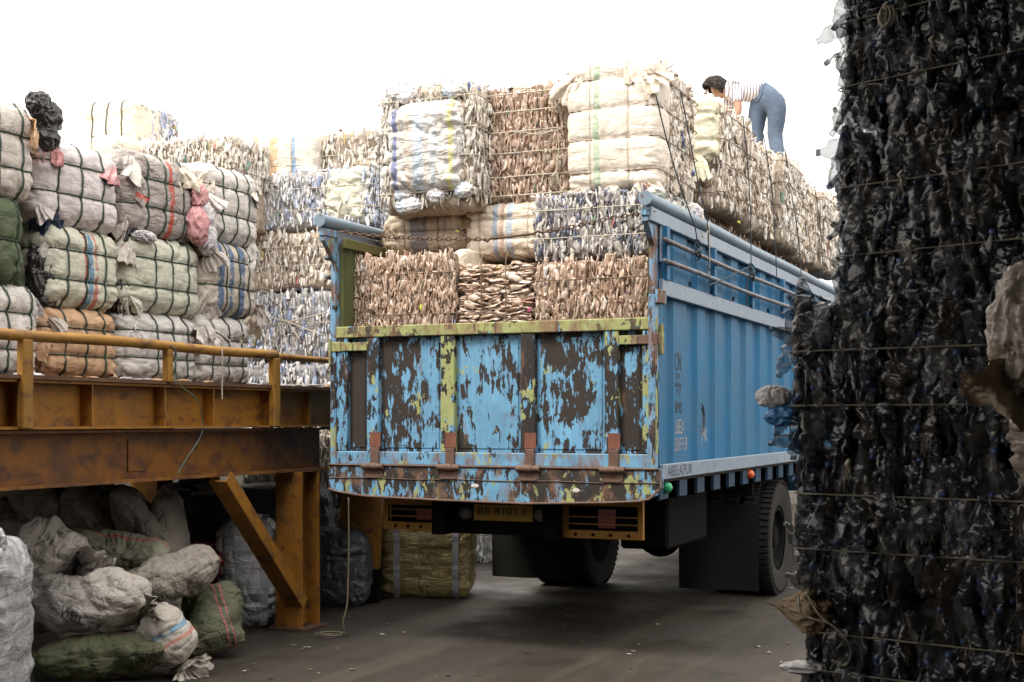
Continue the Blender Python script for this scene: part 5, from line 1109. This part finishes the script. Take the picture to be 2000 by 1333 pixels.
# ================================================================== SACKS UNDER THE PLATFORM
def sack(label, loc, rot, L, R_, mat, ends=('seam', 'tied'), seed=0, flat=.85, group='filled sacks piled under the platform', bend=.1, stripes=None, n=(64, 60)):
    t = thing('sack', label, 'sack', loc, rot=rot, group=group)
    u = np.linspace(-1, 1, n[0]); th = np.linspace(0, 2*math.pi, n[1], endpoint=False)
    wa, wb_ = np.ones(len(u)), np.ones(len(u)); wk = np.zeros(len(u))
    for sgn, e in ((-1, ends[0]), (1, ends[1])):
        s = np.clip(u*sgn, 0, 1)
        if e == 'seam': wa *= np.where(s > 0, 1-.22*s**6, 1); wb_ *= np.where(s > 0, np.sqrt(np.clip(1-s**3.2, .0008, 1)), 1); wk = np.maximum(wk, np.clip(s-.45, 0, 1)*.9)
        else:
            k = np.where(s > 0, np.sqrt(np.clip(1-(s/.86)**2.6, 0, 1)), 1); nk = .16+np.clip(s-.86, 0, 1)*2.6
            k = np.maximum(k, nk*(s > .6)); wa *= k; wb_ *= k; wk = np.maximum(wk, np.clip(s-.2, 0, 1)*2.0)
    T = th[None]; U = u[:, None]; m = 9+seed % 4
    pl_ = np.sin(T*m+seed+1.3*np.sin(U*4+seed))*.5+np.sin(T*(m*2+1)+seed*2+U*3)*.3
    rr = 1+.07*wk[:, None]*pl_
    X = np.repeat(U*L/2, n[1], 1); Y = R_*wa[:, None]*np.cos(T)*rr; Z = R_*flat*wb_[:, None]*np.sin(T)*rr
    P_ = np.stack([X, Y, Z], -1).reshape(-1, 3)
    nn = np.stack([0*X, np.cos(T)+0*X, np.sin(T)+0*X], -1).reshape(-1, 3)
    e = P_+seed*1.7; edge = np.repeat(wb_, n[1])
    q_ = e+.06*fbm(e*4, 2)[:, None]
    d = R_*(.20*fbm(e*4.5, 2)-.06*np.exp(-(gnoise(q_*np.array([4, 9, 9]))/.10)**2)-.05*np.exp(-(gnoise(q_*np.array([9, 5, 5])+7)/.10)**2)-.02*np.exp(-(gnoise(q_*15+3)/.12)**2))*np.clip(edge, .15, 1)
    P_ = P_+nn*d[:, None]; P_[:, 2] += bend*L*(P_[:, 0]/(L/2))**2*.5; P_[:, 1] += .06*L*np.sin(P_[:, 0]/L*4+seed)
    k = n[1]; i = np.arange(n[0]-1)[:, None]; j = np.arange(k)[None]
    F = np.stack([i*k+j, (i+1)*k+j, (i+1)*k+(j+1) % k, i*k+(j+1) % k], -1).reshape(-1, 4)
    body = MB().add(P_, [F, np.arange(k)[None], (np.arange(k)+(n[0]-1)*k)[None, ::-1]]).build('sack_body', mat, t, smooth=True)
    for sgn, en in ((-1, ends[0]), (1, ends[1])):
        if en == 'tied':
            x = sgn*L/2*.86; yo = .06*L*math.sin(x/L*4+seed); zo = bend*L*.5*.74
            MB().tube([(x+.004*math.sin(q*3), yo+.19*R_*math.cos(q), zo+.19*R_*flat*math.sin(q)) for q in np.linspace(0, 6.28, 14, endpoint=False)], .006, 6, True).build('tie_cord', BROWN_TIE, t, smooth=True)
            for q in range(3): add_tuft(t, 'gathered_mouth', mat, (x, yo, zo), rotz=0 if sgn > 0 else R(180), rotx=q*2.1+seed, roty=.3*(q-1), L=R_*.85, W_=R_*.8, seed=seed+q, pleats=5, droop=.25, amp=.24)
        else:
            MB().tube([(sgn*L/2*.985, q, .012*math.sin(q*60)+bend*L*.5) for q in np.linspace(-R_*.72, R_*.72, 20)], .006, 5).build('stitched_seam', BROWN_TIE, t, smooth=True)
    return t, body
def sk(label, px, py, D, rz, L, R_, mat, ry=0., rx=0., **k):
    return sack(label, W(px, py, D), (rx, ry, YAW+rz), L, R_, mat, **k)
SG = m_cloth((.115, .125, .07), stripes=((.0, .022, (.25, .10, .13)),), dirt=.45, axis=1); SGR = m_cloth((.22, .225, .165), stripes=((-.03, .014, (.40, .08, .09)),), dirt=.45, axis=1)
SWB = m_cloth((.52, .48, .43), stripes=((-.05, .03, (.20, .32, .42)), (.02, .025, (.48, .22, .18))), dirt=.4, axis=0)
sk('long green sack with a purple stripe lying at the front bottom of the pile', 190, 1284, 8.35, R(6), .86, .19, SG, ry=R(-3), ends=('tied', 'seam'), seed=1, flat=.78)
sk('white sack with blue and pink stripes, tied mouth down, at the foot of the pile', 325, 1247, 8.45, R(15), .42, .19, SWB, ry=R(62), ends=('seam', 'tied'), seed=2)
sk('dark green sack slumped at the right end of the pile with a black seam', 416, 1212, 9.25, R(-55), .50, .21, m_cloth((.12, .13, .08), stripes=((.05, .014, (.35, .12, .12)), (.09, .014, (.35, .12, .12))), dirt=.5, axis=1), ry=R(45), rx=R(20), ends=('seam', 'seam'), seed=3)
tp, bp = sk('grey white sack with blocky dark printing, second layer at the left', 135, 1180, 8.45, R(-8), .58, .20, m_cloth((.42, .39, .375), dirt=.5), ry=R(14), ends=('seam', 'seam'), seed=4)
sk('cream sack whose tied dark mouth faces the camera, middle of the pile', 232, 1168, 8.45, R(-20), .42, .21, C_SACKW, ry=R(28), ends=('seam', 'tied'), seed=5)
sk('long brownish sack lying right of the cream tied sack', 335, 1128, 9.0, R(20), .66, .19, C_SACK, ry=R(-16), ends=('seam', 'seam'), seed=6)
sk('white sack with pleated tied mouth at the upper left of the pile', 98, 1078, 8.6, R(-15), .44, .23, C_SACKW, ry=R(22), ends=('seam', 'tied'), seed=7)
sk('pale green sack with a thin red stripe lying across the upper pile', 225, 1083, 9.1, R(4), .76, .17, SGR, ry=R(9), ends=('seam', 'seam'), seed=8)
sk('grey hairy sack leaning diagonally near the top of the pile', 283, 1035, 9.7, R(0), .72, .17, C_SACK, ry=R(48), ends=('seam', 'seam'), seed=9)
sk('grey sack standing upright with a dark seam, topmost right of the pile', 332, 1040, 9.8, R(-10), .56, .16, C_SACK, ry=R(72), ends=('seam', 'seam'), seed=10)
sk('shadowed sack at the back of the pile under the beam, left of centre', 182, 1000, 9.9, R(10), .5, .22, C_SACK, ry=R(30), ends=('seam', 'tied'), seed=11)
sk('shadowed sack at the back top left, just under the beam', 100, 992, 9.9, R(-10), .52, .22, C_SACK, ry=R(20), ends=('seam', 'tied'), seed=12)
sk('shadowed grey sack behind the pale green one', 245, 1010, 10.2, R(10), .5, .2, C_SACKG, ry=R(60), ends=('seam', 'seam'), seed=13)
wrapped_bale('dark wrapped bale standing under the platform at the far left', (W(-20, 0, 11.3)[0], W(-20, 0, 11.3)[1], 0), YAW, 1.1, .5, 1.3, C_SACK, hz=(.4, .7), vx=(), seed=430, n=18, group='dark bales under the platform')
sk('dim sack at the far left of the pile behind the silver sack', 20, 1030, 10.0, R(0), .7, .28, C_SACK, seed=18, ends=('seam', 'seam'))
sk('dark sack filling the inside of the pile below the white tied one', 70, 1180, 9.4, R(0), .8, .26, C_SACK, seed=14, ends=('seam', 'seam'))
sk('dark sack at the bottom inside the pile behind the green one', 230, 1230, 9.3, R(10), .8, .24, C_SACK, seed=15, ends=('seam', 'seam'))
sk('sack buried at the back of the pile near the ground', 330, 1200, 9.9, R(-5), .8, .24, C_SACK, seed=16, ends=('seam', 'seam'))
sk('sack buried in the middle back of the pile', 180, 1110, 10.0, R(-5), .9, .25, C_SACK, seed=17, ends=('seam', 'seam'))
M_PRT = m_plain('dark_sack_print', (.13, .09, .085), .8, var=.5, scale=60)
bpy.context.view_layer.update()
def text_on(s, px, py, D, wpx, hpx, target, mat, tilt=0., parent=None):
    """lay print on a soft body as seen around pixel px,py"""
    k = D/FPX; o = np.array(W(px, py, D)); Rt = np.array([RX[0], RX[1], 0.]); U = np.array([0, 0, 1.])
    MW = target.matrix_world; inv = MW.inverted(); ov = inv @ Vector(o); r = (inv.to_3x3() @ Vector(Rt)); u = inv.to_3x3() @ Vector(U)
    return text_obj(s, mat, (wpx*k, hpx*k), (tuple(ov), tuple(r), tuple(u)), parent=target, target=target, tilt=tilt, name='print')
text_on('WELL', 112, 1204, 8.2, 50, 20, bp, M_PRT, tilt=R(-22))

# ================================================================== BIG BAGS
M_SILV = m_cloth((.44, .45, .47), rough=.24, dirt=.2, film=True); M_SILVD = m_cloth((.10, .11, .125), rough=.26, dirt=.2, film=True); M_GREYB = m_cloth((.15, .145, .14), rough=.5, dirt=.35); M_GOLD = m_cloth((.30, .235, .10), rough=.38, dirt=.25, film=True)
M_BELT = m_plain('pale_webbing', (.34, .34, .36), .7, var=.3, scale=60)
def big_bag(label, loc, rz, w, d, h, mat, seed, belts=(), wr=.02, name='bulk_bag', n=48, **k):
    t = thing(name, label, 'bulk bag', loc, rz, k.pop('group', None)); S = Soft(w, d, h, [h*q for q in (.35, .7)], (), r=.12, pinch=.012, bulge=.05, wr=wr*.5, seed=seed)
    V, F = grid_of(n); P_, nn = S(V); e = P_+seed; P_ = P_+nn*(.013*np.cos(6*gnoise(e*np.array([1.6, 1.6, 4.5])+.5*fbm(e*2.5, 2)[:, None])+e[:, 2]*30)*(.6+.5*gnoise(e*3)))[:, None]*(1-np.abs(nn[:, 2:3]))
    b = MB().add(P_, F).build('bag_body', mat, t, smooth=True)
    for x in belts:
        L = S.vloop(x*w, .012)
        k_ = len(L); mb = MB(); Vb = np.concatenate([L-np.array([.028, 0, 0]), L+np.array([.028, 0, 0])]); i = np.arange(k_)
        mb.add(Vb, np.stack([i, (i+1) % k_, (i+1) % k_+k_, i+k_], -1)); mb.build('webbing_strap', M_BELT, t)
    return t, b, S
p = W(-106, 0, 7.0); tb_, bb_, _ = big_bag('tall shiny silver plastic sack at the lower left edge of the picture', (p[0], p[1], 0), YAW, .70, .6, .98, M_SILV, 401, wr=.022)
add_crumple(tb_, 'twisted_neck', M_SILV, (.25, -.05, .98), .07, 5, (1, 1, 1.1), 20, .4, 1.4)
p = W(402, 0, 11.3); tg, bg_, _ = big_bag('grey bulk bag with blue and white upper edge behind the brace', (p[0], p[1], 0), YAW, .58, .6, 1.0, M_GREYB, 402, belts=())
for k, (x, m) in enumerate(((-.1, C_NAVY), (.1, C_TWHITE), (.2, C_TWHITE), (0, C_WHITE), (-.2, C_TWHITE))): add_crumple(tg, 'bag_mouth', m, (x, -.16, 1.02), .10, k+9, (1.2, .9, .6), 16, .6)
p = W(485, 0, 10.7); big_bag('glossy dark silver bulk bag between the brace and the column', (p[0]-.0, p[1], 0), YAW+R(8), .42, .5, .82, M_SILV, 403, wr=.02, belts=(.3,))
p = W(640, 0, 11.9); big_bag('low blue grey bulk bag behind the front column', (p[0]-.0, p[1], 0), YAW+R(-5), .72, .5, .62, M_SILVD, 404, wr=.022)
p = W(545, 0, 12.3); big_bag('dark bulk bag in the shade behind the column', (p[0], p[1], 0), YAW, .9, .6, 1.0, M_GREYB, 405)
ty, by_, _ = big_bag('gold brown bulk bag with grey webbing straps and printed words under the truck', (W(830, 0, 12.5)[0], W(830, 0, 12.5)[1], 0), YAW-R(2), .86, .6, .86, M_GOLD, 406, belts=(-.26, .36), wr=.016)
bpy.context.view_layer.update()
M_PR2 = m_plain('faded_brown_print', (.09, .065, .03), .8, var=.4, scale=60)
for s, px, py, w, h in (('ASAM', 816, 1062, 26, 8), ('TEREPHTHALIC', 816, 1074, 66, 9), ('MURNI', 817, 1088, 44, 9), ('PT', 822, 1110, 14, 8)): text_on(s, px, py, 12.1, w, h, by_, M_PR2)
P_, F_ = crumple(.16, 411, (1.3, .8, .8), 22, .6, 1.4); tag(MB().add(P_+np.array(W(398, 1085, 10.6))-np.array([0, 0, .05]), F_).build('red_plastic_heap', m_cloth((.22, .025, .025), rough=.35, film=True, dirt=.4), smooth=True), 'small heap of red plastic on a dark box beside the sack pile', 'scrap')
tag(MB().box(-.25, .25, -.2, .2, 0, .52, bev=.02).build('dark_box', M_BLK), 'dark box carrying the red plastic heap', 'box'); o = bpy.data.objects['dark_box']; p = W(400, 0, 10.75); o.location = (p[0], p[1], 0); o.rotation_euler = (0, 0, YAW)
a = W(925, 0, 15.6); bottle_bale('bottle bale standing in the light behind the truck, seen beside its mudflap', (a[0], a[1], 0), YAW, 1.0, .8, .62, *BW, parts=90, seed=412, hz=(.5,), pu=.06, faces=('front', 'right', 'left'), group='bales in the far yard')
for k, (px, l) in enumerate(((690, 'leftmost pale bale far behind the truck'), (790, 'second pale bale far behind the truck'), (880, 'third pale bale far behind the truck'))):
    a = W(px, 0, 18.5); wrapped_bale(l, (a[0], a[1], 0), YAW, .7, .6, .95, C_CREAM, hz=(.3, .7), vx=(), seed=420+k, n=16, group='bales in the far yard')
# yellow leg with a dark foot, under the truck
tl = thing('ramp_leg', 'short yellow steel leg on a dark footing, seen under the truck beside the bulk bag', 'steel leg', (W(700, 0, 12.0)[0], W(700, 0, 12.0)[1], 0), YAW)
mb = MB(); q = np.array([[-.20, 0], [.17, 0], [.17, 0], [-.20, 0]])
for (x0, x1, X0, X1, y0, y1) in ((-.19, .13, -.12, .17, -.10, -.085), (.13, .19, .17, .23, -.10, .10)):
    V = [(x0, y0, .29), (x1, y0, .29), (x1, y1, .29), (x0, y1, .29), (X0, y0, 1.18), (X1, y0, 1.18), (X1, y1, 1.18), (X0, y1, 1.18)]
    mb.add(V, np.array([(3, 2, 1, 0), (4, 5, 6, 7), (0, 1, 5, 4), (1, 2, 6, 5), (2, 3, 7, 6), (3, 0, 4, 7)]))
mb.build('leg_plate', M_Y, tl); MB().box(-.2, .2, -.12, .14, 0, .289, bev=.01).build('footing', M_BLK, tl)

# ================================================================== THE MAN ON THE LOAD
def skin_mesh(name, pts, edges, rad, mat, parent=None, sub=2, root=0, smooth=True):
    me = bpy.data.meshes.new(name); me.from_pydata([tuple(p) for p in pts], edges, []); o = bpy.data.objects.new(name, me); C.objects.link(o)
    o.modifiers.new('s', 'SKIN'); sv = me.skin_vertices[0].data
    for i, r in enumerate(rad): sv[i].radius = r if isinstance(r, tuple) else (r, r); sv[i].use_root = (i == root)
    o.modifiers['s'].use_smooth_shade = True; m = o.modifiers.new('b', 'SUBSURF'); m.levels = sub; m.render_levels = sub
    dg = bpy.context.evaluated_depsgraph_get(); dg.update(); me2 = bpy.data.meshes.new_from_object(o.evaluated_get(dg)); bpy.data.objects.remove(o)
    V = np.array([v.co[:] for v in me2.vertices]); q = {}
    for f in me2.polygons: q.setdefault(len(f.vertices), []).append(list(f.vertices))
    return V, [np.array(a) for a in q.values()]
M_SKIN = m_plain('skin', (.42, .24, .16), .55, var=.15, scale=12); M_HAIR = m_plain('dark_hair', (.035, .028, .024), .7, var=.4, scale=60, bump=.6)
t = NT('faded_blue_denim'); c = t.mix(t.noise(7, 5, .6), (.055, .09, .15), (.125, .165, .23)); c = t.mix(t.math('MULTIPLY', t.step(t.noise(18, 5, .7, vec=t.vec((1, 1, .4))), .5, .7), .4), c, (.055, .085, .14)); t.bump(t.noise(14, 5, .6, dist=1), .6, .02); M_DENIM = t.done(c, .85)
t = NT('striped_cotton'); wv = t.new('ShaderNodeTexWave', wave_type='BANDS', bands_direction='X'); t.l.new(t.vec((1, .45, .12)), wv.inputs['Vector']); wv.inputs['Scale'].default_value = 10.5; wv.inputs['Distortion'].default_value = .6; wv.inputs['Detail'].default_value = 1
c = t.mix(t.ramp(wv.outputs['Color'], [(.70, 0.), (.78, 1.)]), (.80, .78, .78), (.20, .16, .24)); t.bump(t.noise(12, 4, .6, dist=1), .4, .02); M_SHIRT = t.done(c, .85)
PZ = 4.135; pw = W(1500, 0, 14.0)
man = (pw[0], pw[1], PZ)
pts = [(0, 0, .85), (-.13, .05, .90), (-.27, .12, .935), (-.37, .18, .945), (-.44, .22, .955), (-.475, .23, .965), (-.52, .24, .985), (-.555, .245, .965),   # pelvis, waist, chest, shoulders, neck, head base, head, face
       (-.33, .02, .93), (-.31, -.02, .70), (-.40, -.0, .48), (-.43, -.0, .42),                      # near arm
       (-.34, .36, .93), (-.36, .38, .70), (-.46, .36, .48), (-.49, .36, .42),                       # far arm
       (-.09, .08, .80), (-.12, .12, .44), (-.06, .10, .10), (-.13, .16, .04),                       # left leg
       (.09, -.05, .80), (.06, .0, .44), (.11, -.08, .10), (.04, -.0, .04)]
ed = [(0, 1), (1, 2), (2, 3), (3, 4), (4, 5), (5, 6), (6, 7), (3, 8), (8, 9), (9, 10), (10, 11), (3, 12), (12, 13), (13, 14), (14, 15), (0, 16), (16, 17), (17, 18), (18, 19), (0, 20), (20, 21), (21, 22), (22, 23)]
rad = [(.10, .09), (.10, .09), (.10, .085), (.085, .07), .055, .06, (.088, .098), (.062, .075), .05, .042, .032, (.03, .018), .05, .042, .032, (.03, .018), .085, .058, .042, (.045, .03), .085, .058, .042, (.045, .03)]
V, Fs = skin_mesh('body', pts, ed, rad, M_SKIN)
mb = MB(); mb.add(V, Fs)
# ear, nose, lids; fingers curled against the bale
for c0, sc_, sd in (((-.505, .148, .965), (.45, .25, .8), 1), ((-.62, .235, .945), (.7, .45, .5), 2), ((-.60, .19, .975), (.3, .3, .2), 3), ((-.60, .28, .975), (.3, .3, .2), 4)):
    Pc, Fc = crumple(.03, sd, sc_, 6, .05); mb.add(Pc+np.array(c0), Fc)
for hx, hy, hz_ in ((-.43, 0, .42), (-.49, .36, .42)):
    for k in range(5):
        off = (k-2)*.017; Ls = (.055, .075, .082, .075, .06)[k]; th0 = (-.9 if k == 0 else 0)
        p0 = np.array([hx-.005, hy+off, hz_-.01]); d1 = np.array([-.5, .12*(k-2)+th0*.4, -.8])*Ls*.5; d2 = np.array([-.1, .05*(k-2), -1.])*Ls*.5
        mb.tube([p0, p0+d1, p0+d1+d2, p0+d1+d2+np.array([.35, 0, -.6])*Ls*.25], [.0095, .009, .008, .006], 6)
person = mb.build('person', M_SKIN, smooth=True); person.location = man; person.rotation_euler = (0, 0, YAW)
tag(person, 'person in a striped shirt and blue jeans bending over on top of the truck load', 'person')
V, Fs = skin_mesh('shirt', [(-.045, .02, .915), (-.13, .05, .92), (-.27, .12, .95), (-.37, .18, .955), (-.415, .205, .955), (-.33, .02, .94), (-.315, -.012, .78), (-.34, .36, .94), (-.355, .375, .78)],
                  [(0, 1), (1, 2), (2, 3), (3, 4), (3, 5), (5, 6), (3, 7), (7, 8)], [(.165, .13), (.155, .13), (.155, .13), (.135, .11), .075, .075, .062, .075, .062], M_SHIRT)
V = V+.006*np.stack([0*V[:, 0], 0*V[:, 0], ridged(V*9, 2)], 1); MB().add(V, Fs).build('striped_shirt', M_SHIRT, person, smooth=True)
V, Fs = skin_mesh('jeans', [(.005, 0, .86), (-.075, .03, .90), (-.09, .085, .77), (-.11, .11, .60), (-.12, .12, .45), (-.09, .11, .28), (-.065, .10, .12), (.09, -.05, .77), (.075, -.03, .60), (.06, .0, .45), (.085, -.04, .28), (.105, -.075, .12)],
                  [(0, 1), (0, 2), (2, 3), (3, 4), (4, 5), (5, 6), (0, 7), (7, 8), (8, 9), (9, 10), (10, 11)], [(.155, .135), (.135, .125), .118, .10, .085, .075, .07, .118, .10, .085, .075, .07], M_DENIM)
V = V+.008*np.stack([ridged(V*8+3, 2), 0*V[:, 0], .4*ridged(V*14, 2)], 1); MB().add(V, Fs).build('jeans', M_DENIM, person, smooth=True)
Pc, Fc = crumple(.116, 77, (1.04, 1.0, .95), 26, .34, 3.4); keep = (Pc[:, 2] > -.055-.5*(Pc[:, 0])) | (Pc[:, 0] > .06)
m_ = np.all(keep[Fc], axis=1); MB().add(Pc+np.array([-.515, .24, 1.005]), Fc[m_]).build('hair', M_HAIR, person, smooth=True)
for x, y in ((-.10, .14), (.075, -.04)): MB().add(*(lambda q: (q[0]*np.array([1.5, .75, .6])+np.array([x, y, .035]), q[1]))(crumple(.07, 5, (1, 1, 1), 8, .05))).build('shoe', M_BLK, person, smooth=True)

# ================================================================== SMALL THINGS
rope('green twine tied to the handrail and trailing down over the rusty beams', [(PX+.06, YP(318, PX), 2.11)]+[(PX+.06 if i < 3 else PX-.0, YP(p, PX), ZP(q, PX, YP(p, PX))) for i, (p, q) in enumerate([(330, 690), (332, 745), (370, 780), (395, 815), (393, 850), (365, 895), (345, 928)])], .0038, m_plain('green_twine', (.10, .19, .15), .6, var=.3, scale=30), 'twine', 'twine')
rope('frayed white string hanging from the handrail', [(PX+.06, YP(420, PX), ZP(q, PX+.06, YP(420, PX))) for q in (683, 710, 745, 765, 780)], .005, WHITE_TIE, 'string', 'string')
D_ = 10.0
rope('thin rope dropping from the truck sill into a loose coil by the column foot', [W(p, q, D_+.25*(i > 4)*0) for i, (p, q) in enumerate([(681, 972), (682, 1050), (681, 1110), (678, 1180), (670, 1215)])]+
     [(W(665, 0, D_)[0]+.13*math.cos(a)*(1-.05*a)-.1, W(665, 0, D_)[1]+.12*math.sin(a)*(1-.04*a)+.02, .012+.004*a*.2) for a in np.linspace(.3, 12, 22)], .006, m_plain('dirty_rope', (.20, .17, .11), .8, var=.3, scale=30), 'rope', 'rope', 140)
rs = np.random.RandomState(11); mb = MB()
for k in range(110):
    px, py = rs.uniform(200, 1560), 1130+rs.beta(1, 1.3)*220; D = CAMH*FPX/(py-HOR); p = W(px, py, D); s = rs.uniform(.003, .011)
    Pc, Fc = crumple(s, k, (rs.uniform(.6, 2.2), rs.uniform(.6, 1.6), .4), 3, .4); mb.add(Pc+np.array([p[0], p[1], .004+s*.2]), Fc, int(rs.randint(3)))
o = mb.build('litter_crumbs', [m_plain('pale_grit', (.34, .31, .27), .8), m_plain('dark_grit', (.05, .045, .04), .8), m_plain('brown_grit', (.16, .12, .08), .8)], kind='stuff'); o['label'] = 'crumbs of plastic and grit scattered over the dark ground'
# stray bottle caps and scraps along the deck edge
mb = MB()
for k in range(40):
    y = rs.uniform(Y0+3, 10.4); Pc, Fc = crumple(rs.uniform(.012, .03), k+40, (1.5, 2, .5), 5, .6); mb.add(Pc+np.array([PX-rs.uniform(.05, .4), y, DZ+.02]), Fc, int(rs.randint(3)))
o = mb.build('deck_scraps', [C_TWHITE, C_TAN, C_BLACKP], smooth=True, kind='stuff'); o['label'] = 'scraps of plastic lying along the deck edge'
